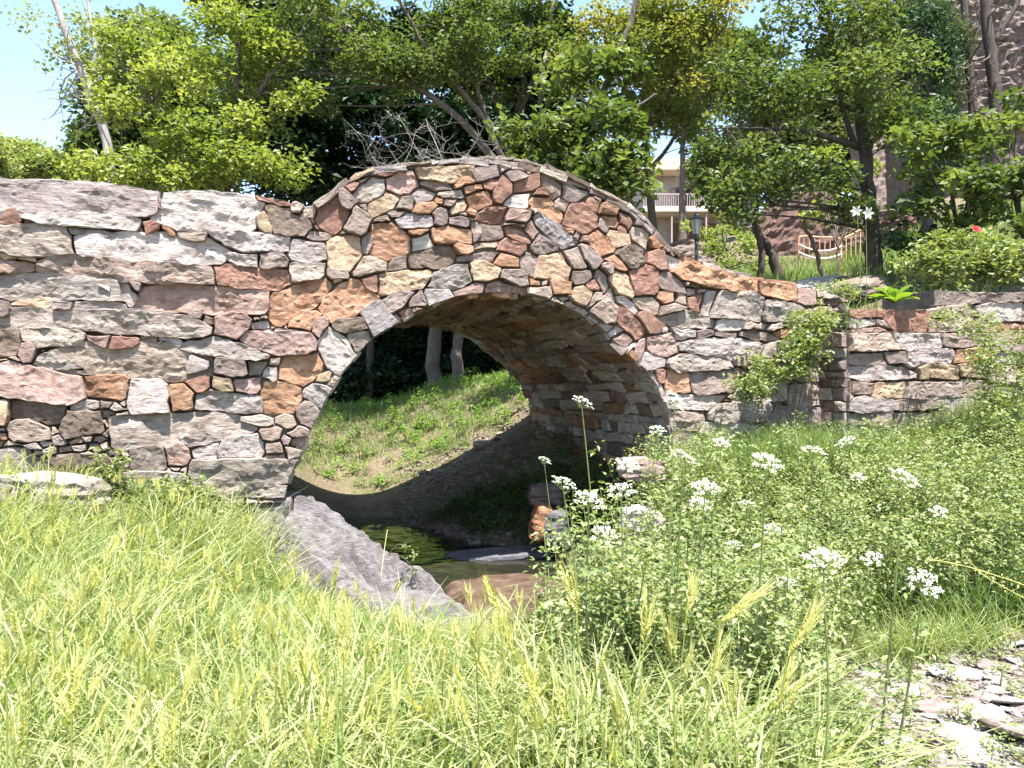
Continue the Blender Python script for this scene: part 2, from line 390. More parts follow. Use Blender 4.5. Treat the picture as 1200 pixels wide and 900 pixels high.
# ---------------------------------------------------------------- stones of the walls (read in photo pixels, laid on the face plane)
SC_COL = dict(G=(.40,.352,.335), W=(.52,.465,.44), B=(.37,.345,.34), V=(.28,.225,.205), P=(.39,.275,.24), R=(.33,.19,.145), O=(.42,.245,.155), Y=(.41,.31,.215), T=(.42,.34,.285), D=(.20,.155,.125), K=(.39,.34,.30))
STONES = """
75 230 226 44 2 G|243 247 112 50 1 W|187 238 7 22 0 P|14 254 26 20 0 R|37 263 13 8 15 R|98 258 120 18 4 W|163 270 11 14 0 R|178 270 21 16 0 R|198 271 17 17 0 O|226 279 36 14 6 T|40 284 92 36 3 K|113 274 56 8 3 G|178 292 176 34 3 W|8 300 26 8 0 Y|33 303 22 9 0 Y|18 313 46 18 3 P|-40 285 60 40 0 G|-45 330 66 30 0 T|-50 375 80 30 0 G|-50 425 80 40 0 K|-50 480 80 40 0 V
145 316 200 25 4 T|68 337 150 32 3 G|122 335 21 11 12 W|148 342 34 16 42 W|158 334 18 13 0 V|238 350 152 30 2 P|43 356 50 10 2 Y|5 362 14 20 0 V|75 360 30 14 0 G|115 358 62 12 0 G|105 366 24 8 0 V|127 376 244 26 3 K|10 402 34 32 0 T|62 396 72 20 3 K|115 400 27 16 0 P|145 403 38 15 0 R|174 400 19 17 0 P|200 398 32 10 8 B|262 408 100 19 7 G|34 413 16 25 0 P|75 424 78 20 2 W|155 424 164 36 4 T|230 428 26 20 0 G|49 450 98 40 5 P|123 452 50 27 3 O|90 437 52 8 3 V|175 463 48 36 0 W|212 466 29 33 0 O|46 478 64 30 5 D|101 476 30 13 -5 G|36 506 46 24 4 T|96 494 42 28 0 D|5 486 14 28 0 Y
218 502 154 36 -3 K|300 493 50 15 0 K|175 535 40 28 0 V|210 531 28 24 0 P|243 531 28 28 0 G|283 524 54 25 -6 W|292 557 124 40 0 K|175 572 100 34 0 G|80 560 110 46 0 D|10 548 60 40 0 G|270 473 76 25 2 G|231 450 30 17 5 R|263 449 21 18 0 Y|290 452 36 19 0 P|330 465 49 39 0 O|350 434 45 36 8 O|332 402 86 27 1 P|270 429 36 25 0 V|300 432 28 26 0 V|315 438 22 20 0 G|323 424 16 13 0 T|370 462 38 27 35 G|362 486 25 29 -20 V|381 440 20 13 0 Y|395 413 62 36 48 W|333 492 22 13 0 T|318 507 26 15 -8 T|350 505 23 17 0 T|338 515 17 16 0 V|320 527 22 17 0 T|350 520 15 15 0 P|322 537 30 13 0 P|345 531 21 15 0 T|335 549 32 15 0 V|318 572 60 24 0 K
318 233 46 13 3 R|347 240 15 17 0 T|362 247 19 18 0 T|333 264 54 28 20 D|311 262 15 28 -20 Y|391 250 40 40 -40 R|405 237 24 23 30 V|377 276 30 15 3 V|293 284 94 20 4 W|361 295 50 25 2 G|286 307 38 17 3 W|320 306 29 23 0 V|361 318 42 25 -3 K|296 327 82 25 5 R|404 303 46 46 -12 Y|419 260 30 30 30 T|350 351 72 34 -22 O|407 352 64 38 -32 O|356 377 30 22 -45 O|372 384 22 21 20 P|270 382 42 27 0 P|301 383 23 11 -10 W|408 383 38 25 -10 D|441 373 30 50 -36 B|243 376 15 13 0 D|230 372 17 11 0 V|397 392 18 16 0 G|429 287 17 28 0 V|398 322 32 13 -5 T|420 396 22 26 -40 K
470 215 48 30 -10 P|437 226 34 24 -25 K|451 203 22 15 -12 R|520 204 72 16 -3 Y|513 217 46 14 3 V|543 214 17 14 0 O|566 206 28 18 -10 V|447 241 42 22 -22 Y|427 247 13 15 -30 P|475 239 17 17 0 V|495 244 28 17 -5 O|513 237 14 13 0 O|495 230 28 13 -5 G|528 229 30 17 5 K|525 240 15 11 0 V|538 244 22 14 -20 Y|462 250 21 11 -5 V|487 260 44 19 -3 B|513 257 19 17 10 V|536 262 20 11 5 V|553 248 15 12 10 O|576 251 35 22 -5 R|565 234 31 19 -15 O|588 224 20 28 15 R|572 217 19 14 0 R|555 223 21 13 -15 O|457 282 49 38 2 O|446 258 18 13 0 D|490 273 21 8 -5 O|494 286 28 19 -8 W|528 277 46 21 5 O|542 290 26 11 0 O|555 271 16 19 -20 V|575 272 28 21 0 V|505 304 62 22 -7 D|466 307 28 20 0 V|430 313 38 22 -10 T|432 333 24 19 10 R|474 331 62 25 -6 Y|527 325 48 29 -8 G|570 320 38 24 5 Y|556 302 46 13 2 V|570 287 24 10 0 T|465 353 46 18 -25 V|490 350 15 20 -20 V|511 351 36 26 -28 B|548 340 40 16 -5 P|591 339 50 15 2 P
597 291 33 15 2 R|595 306 32 17 2 O|620 310 22 23 5 V|602 325 32 23 8 V|648 312 44 28 15 Y|640 288 30 25 15 V|609 278 32 17 12 R|606 253 23 17 8 P|604 237 28 14 -3 W|617 216 30 21 -10 R|604 208 28 12 -12 V|633 226 20 11 -8 R|643 246 40 22 42 O|622 273 18 19 30 P|650 273 54 20 45 B|646 218 32 20 50 D|671 227 26 22 40 V|657 242 19 17 20 T|678 258 42 30 42 R|694 243 15 15 0 R|713 246 22 17 20 O|716 261 15 20 10 O|706 268 14 20 -25 V|665 270 11 13 0 O|686 281 15 11 10 R|674 279 14 18 30 V|690 303 36 22 30 V|704 285 32 22 42 O|726 281 32 20 10 Y|731 258 20 15 30 R|727 268 12 15 0 R|747 278 26 22 20 T|719 307 30 12 28 O|733 302 40 20 28 D|747 294 13 15 0 V|767 308 22 28 -15 R|769 286 15 14 0 O|660 304 14 12 40 Y|672 305 32 22 40 T|680 326 20 20 -20 V|692 334 13 15 0 R|707 331 18 28 -15 V|725 335 46 20 52 Y|755 329 34 34 -10 R|780 330 44 22 42 V|778 347 20 18 15 O|757 357 34 18 15 T|710 316 14 15 0 V|656 337 30 15 3 O|680 345 22 22 15 Y|693 350 17 20 0 T|709 363 30 24 40 T|735 378 36 24 42 R|762 379 38 19 42 R|774 406 36 27 3 P|749 410 16 30 25 P|729 398 19 11 -10 P|739 406 13 12 0 W|765 425 24 18 0 G|793 449 28 29 5 O|775 443 17 13 0 R|769 455 18 18 0 W|722 390 15 16 30 W|630 345 26 15 8 T|715 345 14 16 0 T|735 355 30 12 45 W
795 312 42 12 28 W|845 326 104 24 13 O|826 312 22 12 10 O|906 340 54 18 8 O|940 347 20 19 0 P|855 360 64 30 3 K|829 356 17 30 15 G|812 356 19 22 0 R|796 352 14 18 0 T|785 363 30 13 -5 T|807 376 68 19 2 K|855 381 34 17 3 W|800 390 28 13 -3 W|775 388 15 13 0 W|825 392 24 9 0 V|846 394 22 10 0 V|875 384 24 11 -5 T|890 394 48 13 3 T|918 389 22 9 5 O|842 408 102 21 4 G|815 425 78 19 3 K|866 426 22 14 0 V|835 447 54 28 0 V|868 436 20 9 0 P|810 471 62 20 0 W|915 366 40 22 10 K|925 412 60 22 0 K|905 436 50 20 0 T|955 372 34 20 0 T|955 436 40 22 0 V|890 460 60 20 0 G|950 462 50 24 0 T|865 484 70 20 0 K|930 488 60 22 0 V|800 494 44 22 0 T|850 508 60 22 0 G|910 515 60 24 0 T|960 515 40 24 0 G|805 518 40 22 0 V
"""
TOP = [(-90,200),(0,207),(60,207),(120,211),(183,222),(190,224),(205,222),(240,221),(272,224),(297,230),(300,227),(342,236),(346,235),(365,242),(385,226),(410,210),(445,197),(500,191),(560,187),(600,189),(640,199),(690,220),(735,244),(775,282),(792,302),(820,309),(860,320),(900,330),(950,337),(990,350)]
INT = [(333,590),(340,558),(353,533),(367,500),(380,474),(393,450),(410,428),(430,404),(446,390),(463,380),(482,369),(500,361),(528,350),(560,345),(590,344),(617,346),(640,352),(664,361),(688,374),(708,389),(732,414),(750,430),(764,447),(774,466),(782,490),(788,520),(791,560)]
INT_SZ = [face_sz(*p) for p in INT]
TOP_SZ = [face_sz(*p) for p in TOP]

def in_poly(px, py, poly):
    c = np.zeros(px.shape, bool)
    n = len(poly)
    for i in range(n):
        x1, y1 = poly[i]; x2, y2 = poly[(i + 1) % n]
        k = ((y1 > py) != (y2 > py)) & (px < (x2 - x1) * (py - y1) / ((y2 - y1) or 1e-9) + x1)
        c ^= k
    return c

def hull2(P):
    P = P[np.lexsort((P[:, 1], P[:, 0]))]
    def half(Q):
        h = []
        for p in Q:
            while len(h) > 1 and (h[-1][0]-h[-2][0])*(p[1]-h[-2][1]) - (h[-1][1]-h[-2][1])*(p[0]-h[-2][0]) <= 0: h.pop()
            h.append(p)
        return h
    a, b = half(P), half(P[::-1])
    return np.array(a[:-1] + b[:-1])

def simplify(h, tol, maxn):
    h = list(map(tuple, h))
    while len(h) > 4:
        best = None
        for i in range(len(h)):
            a, b, c = h[i - 1], h[i], h[(i + 1) % len(h)]
            ar = abs((b[0]-a[0])*(c[1]-a[1]) - (b[1]-a[1])*(c[0]-a[0])) / (math.hypot(c[0]-a[0], c[1]-a[1]) + 1e-6)
            if best is None or ar < best[0]: best = (ar, i)
        if best[0] > tol and len(h) <= maxn: break
        h.pop(best[1])
    return np.array(h)

def layout(stones, outline, x0, x1, y0, y1, fill=11, seed=3, slack=1.19):
    """partition the outline among the listed stones, fill the rest with small ones; -> [(hull px, angle, colour, big)]"""
    g = np.random.default_rng(seed)
    px, py = np.meshgrid(np.arange(x0, x1, 1.0) + .5, np.arange(y0, y1, 1.0) + .5)
    ins = in_poly(px, py, outline)
    wx = px.copy(); wy = py.copy()
    for k in range(10):
        f = g.uniform(.03, .22, 2) * g.choice([-1, 1], 2); a = g.uniform(0, 6.28, 2); A = .9
        wx += A * np.sin(f[0] * px + f[1] * py + a[0]); wy += A * np.sin(f[1] * px - f[0] * py + a[1])
    best = np.full(px.shape, 9.0); lab = np.full(px.shape, -1, int)
    for i, (cx, cy, w, h, an, c) in enumerate(stones):
        r = .75 * max(w, h) + 6
        xs = slice(max(0, int(cx - r - x0)), max(0, int(cx + r - x0))); ys = slice(max(0, int(cy - r - y0)), max(0, int(cy + r - y0)))
        if px[ys, xs].size == 0: continue
        dx = wx[ys, xs] - cx; dy = wy[ys, xs] - cy; ca, sa = math.cos(R(an)), math.sin(R(an))
        a = abs(dx * ca + dy * sa) / (w / 2); b = abs(-dx * sa + dy * ca) / (h / 2)
        d = np.maximum(np.maximum(a, b), .60 * (a + b))
        m = (d < best[ys, xs]) & (d < slack)
        best[ys, xs][m] = d[m]; lab[ys, xs][m] = i
    n = len(stones); info = [(s[4], s[5]) for s in stones]
    free = ins & (lab < 0)
    fy, fx = np.nonzero(free)
    order = g.permutation(len(fx)); pts = []
    cell = {}
    for o in order:
        x, y = fx[o], fy[o]; key = (x // fill, y // fill); ok = True
        for a in (-1, 0, 1):
            for b in (-1, 0, 1):
                for q in cell.get((key[0] + a, key[1] + b), ()):
                    if (q[0] - x) ** 2 * .7 + (q[1] - y) ** 2 * 1.6 < fill * fill: ok = False; break
        if ok: cell.setdefault(key, []).append((x, y)); pts.append((x, y))
    if pts:
        P = np.array(pts, float); dd = np.full(len(fx), 1e9); ll = np.zeros(len(fx), int)
        for k, (x, y) in enumerate(P):
            q = (fx - x) ** 2 * .6 + (fy - y) ** 2 * 1.5
            m = q < dd; dd[m] = q[m]; ll[m] = k
        lab[fy, fx] = n + ll
        keys = list('VTPGRKTVDO')
        info += [(float(g.uniform(-15, 15)), keys[g.integers(len(keys))]) for _ in pts]
    lab[~ins] = -1
    er = lab.copy()
    er[1:, :][lab[1:, :] != lab[:-1, :]] = -1
    er[:, 1:][lab[:, 1:] != lab[:, :-1]] = -1
    er[:-1, :][lab[1:, :] != lab[:-1, :]] = -1
    er[:, :-1][lab[:, 1:] != lab[:, :-1]] = -1
    out = []
    fl = er.ravel(); od = np.argsort(fl, kind='stable'); fs = fl[od]
    st = np.searchsorted(fs, np.arange(len(info))); en = np.searchsorted(fs, np.arange(len(info)), 'right')
    for i in range(len(info)):
        q = od[st[i]:en[i]]
        if len(q) < 8: continue
        P = np.c_[q % px.shape[1] + x0 + .5, q // px.shape[1] + y0 + .5].astype(float)
        if i < n and len(q) < .25 * stones[i][2] * stones[i][3]: pass
        h = hull2(P)
        if len(h) < 3: continue
        out.append((h, info[i][0], info[i][1], i < n, len(q)))
    return out

from mathutils.geometry import delaunay_2d_cdt
def stone_mesh(name, poly, thick, proud, g, big):
    """poly: (k,2) convex ccw outline in local metres; front towards +Z, bedding along X"""
    k = len(poly); seg = np.linalg.norm(np.roll(poly, -1, 0) - poly, axis=1); per = seg.sum()
    Nn = 9 if not big else int(np.clip(per / 0.04, 12, 44))
    pts = []
    for i in range(k):
        m = max(1, int(round(Nn * seg[i] / per)))
        a, b = poly[i], poly[(i + 1) % k]
        nrm = np.array([b[1] - a[1], a[0] - b[0]]); nrm = nrm / (np.linalg.norm(nrm) + 1e-9)
        for j in range(m):
            p = a + (b - a) * j / m
            if j: p = p + nrm * (g.normal(0, .10) * min(.05, seg[i] / m) - .02 * min(.05, seg[i] / m))
            pts.append(p)
    P = np.array(pts); n = len(P); c = P.mean(0); ext = P - c
    wx_, wy_ = np.ptp(P[:, 0]), np.ptp(P[:, 1]); size = min(wx_, wy_)
    bev = min(.008, size * .08)
    rad = np.linalg.norm(ext, axis=1)[:, None]
    tx, ty = g.normal(0, .05), g.normal(0, .07)
    slabby = big and wx_ > 1.9 * wy_
    ns = max(2, int(wy_ / .022)) if slabby else (2 if big else 1)
    steps = [(g.uniform(-.5, .5) * wy_, g.normal(0, 1) * (min(.0075, size * .06) if slabby else min(.005, size * .05))) for _ in range(ns)]
    ph = g.uniform(0, 6.28, 6)
    def relief(q):
        x, y = (q - c).T
        yy = y + .010 * np.sin(3.5 * x + ph[0]) + .004 * np.sin(11 * x + ph[1]) + .002 * np.sin(37 * x + ph[4])
        z = tx * x + ty * y
        for y0_, a in steps: z = z + (.62 if slabby else 1.2) * a * np.clip(.35 + np.sin((4 + 900 * abs(a)) * x + a * 7000), -.2, 1) * np.tanh((yy - y0_) / .003)
        z = z - np.clip(z, None, -.02) * 0
        return np.clip(z, -.035, .035) + .003 * np.sin(29 * x + ph[2]) * np.sin(33 * y + ph[3])
    q2 = c + ext * (1 - bev / np.maximum(rad, bev * 2))
    if not big:
        q3 = c + ext * .5
        V = [np.c_[P, np.full(n, -thick)], np.c_[P, np.full(n, proud - bev * 1.5)], np.c_[q2, proud + relief(q2)], np.c_[q3, proud + relief(q3) + g.normal(0, .002, n)], [[c[0], c[1], proud + relief(c[None])[0] + .002]]]
        V[1][:, 2] = np.minimum(V[1][:, 2], V[2][:, 2] - bev * .6)
        V = np.concatenate(V); F = []
        for r in range(3):
            for j in range(n):
                a, b = r * n + j, r * n + (j + 1) % n
                F.append((a, b, b + n, a + n))
        F += [(3 * n + j, 3 * n + (j + 1) % n, 4 * n) for j in range(n)]
        sm = [False] * len(F)
    else:
        sx, sy = max(.045, wx_ / 26), max(.012, wy_ / 16)
        gx_, gy_ = np.meshgrid(np.arange(P[:, 0].min(), P[:, 0].max(), sx), np.arange(P[:, 1].min(), P[:, 1].max(), sy))
        gx_ = gx_ + (np.arange(gx_.shape[0]) % 2 * .5 * sx)[:, None] + g.uniform(-.3, .3, gx_.shape) * sx; gy_ = gy_ + g.uniform(-.3, .3, gy_.shape) * sy
        I = np.c_[gx_.ravel(), gy_.ravel()]
        cc = c + (q2 - c) * .94
        I = I[in_poly(I[:, 0], I[:, 1], [tuple(t_) for t_ in cc])]
        allp = np.concatenate([q2, I])
        r_ = delaunay_2d_cdt([Vector(t_) for t_ in allp], [], [list(range(n))], 1, 1e-6)
        T2 = np.array([tuple(t_) for t_ in r_[0]]); tri = r_[2]
        o2 = {}
        zt = proud + relief(T2) + g.normal(0, .0028, len(T2))
        V = np.concatenate([np.c_[T2, zt], np.c_[P, np.full(n, -thick)], np.c_[P, np.full(n, proud - bev * 1.5)]])
        b0 = len(T2); idx_ = [int(np.argmin(((T2 - q2[j]) ** 2).sum(1))) for j in range(n)]
        for j in range(n): V[b0 + n + j, 2] = min(V[b0 + n + j, 2], zt[idx_[j]] - bev * .6)
        F = [tuple(t_) for t_ in tri]
        F = [f if ((T2[f[1]] - T2[f[0]])[0] * (T2[f[2]] - T2[f[0]])[1] - (T2[f[1]] - T2[f[0]])[1] * (T2[f[2]] - T2[f[0]])[0]) > 0 else f[::-1] for f in F]
        sm = [False] * len(F)
        for j in range(n):
            k2 = (j + 1) % n
            F.append((b0 + j, b0 + k2, b0 + n + k2, b0 + n + j)); F.append((b0 + n + j, b0 + n + k2, idx_[k2], idx_[j])); sm += [False, False]
    me = bpy.data.meshes.new(name)
    me.from_pydata(V.tolist(), [], F)
    me.polygons.foreach_set('use_smooth', sm)
    me.update()
    return me

def ccw(P):
    a = (P[:, 0] * np.roll(P[:, 1], -1) - np.roll(P[:, 0], -1) * P[:, 1]).sum()
    return P if a > 0 else P[::-1]

g_st = np.random.default_rng(11)
def jitcol(c, g, amt=.10):
    k = g.uniform(1 - amt * 1.6, 1 + amt * 1.6)
    return [max(.02, (.74 if c in 'ROVPTD' else .82) * v * k * g.uniform(1 - amt * .18, 1 + amt * .18)) for v in SC_COL[c]] + [1]

def lay_stones(cells, off, pick, small_parent, proud=(.004, .068)):
    """cells from layout() -> stone objects on the face plane; pick(cx) -> parent empty"""
    smallv = {}
    for h, an, c, listed, area in cells:
        cx, cy = h.mean(0)
        big = math.sqrt(area) > 22 or np.ptp(h[:, 0]) > 40
        h = simplify(h, 1.1, 11 if big else 7); h = h.mean(0) + (h - h.mean(0)) * (1 + .5 / math.sqrt(area))
        sz = np.array([face_sz(x, y, off) for x, y in h])
        cen = sz.mean(0)
        th = -R(an); ca, sa = math.cos(th), math.sin(th)
        d = sz - cen
        loc2 = ccw(np.c_[d[:, 0] * ca + d[:, 1] * sa, -d[:, 0] * sa + d[:, 1] * ca])
        par = pick(cx)
        ex = U * ca + ZH * sa; ey = -U * sa + ZH * ca; ez = -NB
        org = fpt(cen[0], cen[1], -off)
        Mx = Matrix((ex, ey, ez)).transposed().to_4x4(); Mx.translation = org - par.location
        pr = g_st.uniform(*proud)
        me = stone_mesh('stone', loc2, .10, pr, g_st, big)
        if area < 75 and not listed:
            L = smallv.setdefault(par.name, [par, MB()])
            L[1].add([Mx @ v.co for v in me.vertices], [tuple(p.vertices) for p in me.polygons])
            bpy.data.meshes.remove(me); continue
        o = link('slab' if (area > 1300 and np.ptp(h[:, 0]) > 60) else 'stone', me, M['slab'] if big and c in 'GWKBT' else M['stone'], par)
        o.matrix_basis = Mx
        o.color = jitcol(c, g_st)
    for par, mb in smallv.values():
        o = mb.build('packing_chips', M['stone'], par); o.color = (.33, .27, .23, 1)
        tag(o, kind='stuff')

bridge = empty('stone_bridge', fpt(.1, -1.0, 0), 'humpbacked rubble stone footbridge with one round arch over the stream', 'bridge')
wall_l = empty('slate_wall', fpt(-3.2, -.9, 0), 'grey slate slab wall joining the left end of the arched bridge', 'wall')
wall_r = empty('low_wall', fpt(2.5, -.6, 0), 'low stone wall descending from the right end of the bridge behind the shrub', 'wall')

stones = []
for e in STONES.replace('\n', '|').split('|'):
    if e.strip():
        a = e.split(); stones.append(tuple(float(v) for v in a[:5]) + (a[5],))
outl = [(x, y + 5) if 400 < x < 780 else (x, y + 1) for x, y in TOP] + [(990, 530), (792, 530)] + INT[::-1] + [(-90, 590)]
cells = layout(stones, outl, -90, 990, 180, 592)
pick = lambda cx: wall_l if cx < 303 else (bridge if cx < 800 else wall_r)
lay_stones(cells, 0.0, pick, None)

# core: parapet slabs front and back, lower body between
def core_piece(mb, d0, d1, top_drop, s_lo, s_hi, arch):
    cut = lambda pts: [p for p in pts if s_lo < p[0] < s_hi]
    def top_at(s):
        return float(np.interp(s, [p[0] for p in TOP_SZ], [p[1] for p in TOP_SZ])) - .035 - top_drop
    ss = [s_lo] + [p[0] for p in cut(TOP_SZ)] + [s_hi]
    outline = [(s, top_at(s)) for s in ss] + [(s_hi, -2.3)]
    if arch:
        cx = .1
        arc = [(s + (.03 if s > cx else -.03) * min(1, abs(s - cx)), z + .03) for s, z in INT_SZ]
        outline += [(arc[-1][0], -2.3)] + arc[::-1] + [(arc[0][0], -2.3)]
    outline += [(s_lo, -2.3)]
    n = len(outline)
    vs = [fpt(s, z, d0) for s, z in outline] + [fpt(s, z, d1) for s, z in outline]
    fs = [tuple(range(n - 1, -1, -1)), tuple(range(n, 2 * n))] + [(i, (i + 1) % n, (i + 1) % n + n, i + n) for i in range(n)]
    mb.add(vs, fs)
sL = face_sz(303, 300)[0]; sR = face_sz(800, 400)[0]
for par, lo, hi, arch, mt in ((wall_l, face_sz(-90, 300)[0] - 2.0, sL, False, 'dry'), (bridge, sL + .001, sR, True, 'mortar'), (wall_r, sR + .001, face_sz(988, 400)[0], False, 'mortar')):
    mb = MB()
    dep = BW if arch else (1.2 if par is wall_l else .5)
    core_piece(mb, .04 if arch else .055, .38, 0, lo, hi, arch)
    if arch:
        core_piece(mb, .38, dep - .38, .66, lo, hi, arch); core_piece(mb, dep - .38, dep, .6, lo, hi, arch)  # unseen rear parapet cut low to pull its ground shadow nearer
    else:
        core_piece(mb, .38, dep, .3, lo, hi, arch)
    mb.build('core', M[mt], par, off=par.location)

# soffit: stones laid along the barrel
arc = np.array(INT_SZ); sl = np.r_[0, np.cumsum(np.linalg.norm(np.diff(arc, axis=0), axis=1))]
def arc_at(t): return np.array([np.interp(t, sl, arc[:, 0]), np.interp(t, sl, arc[:, 1])])
g_sf = np.random.default_rng(5)
t = .02; rest = MB(); nsoff = 0
crown_t = sl[np.argmax(arc[:, 1])]
while t < sl[-1] - .05:
    hgt = g_sf.uniform(.06, .17)
    t1 = min(t + hgt, sl[-1]); d = -.0 + g_sf.uniform(-.02, .01)
    a, b = arc_at(t), arc_at(t1); tv = (b - a) / (np.linalg.norm(b - a) + 1e-9)
    ey3 = U * tv[0] + ZH * tv[1]
    nz = NB.cross(ey3); mid = (a + b) / 2; hh = np.linalg.norm(b - a)
    while d < BW:
        ln = g_sf.uniform(.16, .62) * (1.0 if g_sf.random() < .8 else .5)
        d1 = min(d + ln, BW + .02)
        if d1 - d < .05: break
        gp = .006
        L = (d1 - d) / 2 - gp; hq = hh / 2 - gp * .6
        pol = []
        for (x, y) in ((-L, -hq), (0, -hq), (L, -hq), (L, hq), (0, hq), (-L, hq)):
            pol.append((x + g_sf.normal(0, .012), y + g_sf.normal(0, .010)))
        me = stone_mesh('soffit_stone', ccw(np.array(pol)), .06, g_sf.uniform(-.012, .022), g_sf, False)
        org = fpt(mid[0], mid[1], (d + d1) / 2)
        rot = g_sf.normal(0, .05)
        Mx = Matrix((NB, ey3, nz)).transposed().to_4x4() @ Matrix.Rotation(rot, 4, 'Z')
        Mx.translation = org - bridge.location
        if mid[0] < -.35 or nsoff > 292:
            rest.add([Mx @ v.co for v in me.vertices], [tuple(p.vertices) for p in me.polygons]); bpy.data.meshes.remove(me)
        else:
            o = link('soffit_stone', me, M['soffit'], bridge); o.matrix_basis = Mx; nsoff += 1
            o.color = jitcol('KKTDVOGKBKRO'[g_sf.integers(12)], g_sf, .2)
        d = d1
    t = t1
ro = rest.build('soffit_stones', M['soffit'], bridge); ro.color = (.3, .26, .2, 1); tag(ro, kind='stuff')

# coping slates along the hump
g_c = np.random.default_rng(21)
def coping(par, pa, pb, layers=1, depth=.44, lift=0.0, thick=(.03, .06), ln=(.14, .42), cols='GKDVTG'):
    ts = np.array(TOP_SZ)
    s = face_sz(pa, 250)[0]; e = face_sz(pb, 250)[0]
    while s < e:
        l = g_c.uniform(*ln); s1 = min(s + l, e + .05)
        za, zb = np.interp([s, s1], ts[:, 0], ts[:, 1])
        th = g_c.uniform(*thick)
        v = U * (s1 - s) + ZH * (zb - za); ex = v.normalized(); ez = -NB; ey = ez.cross(ex)
        L = v.length / 2 - .004
        pol = np.array([(-L, -th / 2), (-L * .3, -th / 2 + g_c.normal(0, .005)), (L, -th / 2 + g_c.normal(0, .006)), (L + g_c.normal(0, .012), th / 2), (L * .2, th / 2 + g_c.normal(0, .008)), (-L + g_c.normal(0, .012), th / 2 + g_c.normal(0, .006))])
        me = stone_mesh('coping_slate', ccw(pol), depth, g_c.uniform(.0, .05), g_c, False)
        Mx = Matrix((ex, ey, ez)).transposed().to_4x4() @ Matrix.Rotation(g_c.normal(0, .05), 4, 'Z')
        Mx.translation = fpt((s + s1) / 2, (za + zb) / 2 - th * .3 + lift, 0) - par.location
        o = link('coping_slate', me, M['slab'], par); o.matrix_basis = Mx
        o.color = jitcol(cols[g_c.integers(len(cols))], g_c, .12)
        s = s1
coping(bridge, 368, 788, ln=(.12, .3))
coping(bridge, 560, 790, lift=.03, ln=(.1, .3), thick=(.02, .045))
coping(bridge, 366, 560, lift=.01, ln=(.12, .3), thick=(.02, .04), cols='KYWKT')
coping(wall_r, 800, 930, lift=.01, ln=(.15, .4), cols='OTKO')

# ---------------------------------------------------------------- garden wall at the right
GOFF = .34
gw = empty('garden_wall', fpt(4.1, -.6, -GOFF), 'stepped dry stone garden wall with a broad leaved plant on its ledge', 'wall')
GST = """1022 400 56 21 2 T|1075 399 60 20 2 W|1128 400 50 18 2 T|1017 421 42 16 2 V|1048 418 22 14 0 V|1085 417 52 16 2 G|1138 416 34 17 -3 O|1035 438 76 14 2 G|1082 437 15 19 0 Y|1106 437 38 19 5 Y|1142 434 34 22 0 Y|1010 455 24 17 0 P|1041 457 42 17 0 Y|1092 456 58 21 0 V|1140 454 30 20 0 T|1020 475 54 12 0 G|1072 474 56 13 0 T|1130 474 50 14 0 G|1018 492 46 16 0 V|1066 492 50 16 0 K|1120 492 54 18 0 T
1174 400 44 20 0 V|1175 420 44 16 0 G|1180 440 44 18 0 T|1178 460 40 18 0 K|1180 482 50 20 0 V|1225 400 54 22 0 T|1225 425 54 22 0 G|1225 450 54 24 0 K|1230 478 52 24 0 V|1010 512 50 20 0 G|1065 512 54 20 0 K|1120 515 54 20 0 V|1180 512 60 26 0 T|1235 512 50 26 0 G"""
GUP = """1011 368 32 11 0 R|1031 368 14 11 0 R|1012 379 36 11 0 W|1033 378 16 12 0 W|1016 388 50 8 0 P|1062 377 46 26 0 R|1091 384 14 16 0 P|1155 348 96 15 1 V|1120 366 44 18 0 T|1162 366 50 18 0 W|1128 384 60 16 0 T|1180 385 44 18 0 R|1225 350 50 16 0 V|1222 370 50 18 0 T|1222 388 50 16 0 G"""
def parse(t): return [tuple(float(v) for v in e.split()[:5]) + (e.split()[5],) for e in t.replace('\n', '|').split('|') if e.strip()]
c1 = layout(parse(GST), [(991, 389), (1260, 389), (1260, 526), (991, 526)], 985, 1265, 385, 530, fill=12, seed=5, slack=1.35)
lay_stones(c1, GOFF, lambda cx: gw, None, (.01, .05))
c2 = layout(parse(GUP), [(994, 362), (1098, 362), (1104, 341), (1260, 341), (1260, 391), (994, 391)], 985, 1265, 335, 395, fill=12, seed=6, slack=1.35)
lay_stones(c2, GOFF - .07, lambda cx: gw, None, (.01, .04))
mb = MB()
def gbox(px0, px1, py0, z1, d0, d1, off):
    s0 = face_sz(px0, 400, off)[0]; s1 = face_sz(px1, 400, off)[0]; zt = face_sz((px0 + px1) / 2, py0, off)[1]
    vs = [fpt(s, z, -off + d) for z in (z1, zt) for s, d in ((s0, d0), (s1, d0), (s1, d1), (s0, d1))]
    mb.add(vs, [(3, 2, 1, 0), (4, 5, 6, 7), (0, 1, 5, 4), (1, 2, 6, 5), (2, 3, 7, 6), (3, 0, 4, 7)])
gbox(991, 1262, 390, -1.3, .05, .8, GOFF)
gbox(994.5, 1099, 363.5, -1.2, .05, .72, GOFF - .07)
gbox(1100, 1262, 343, -1.2, .05, .72, GOFF - .07)
mb.build('core', M['dry'], gw, off=gw.location)
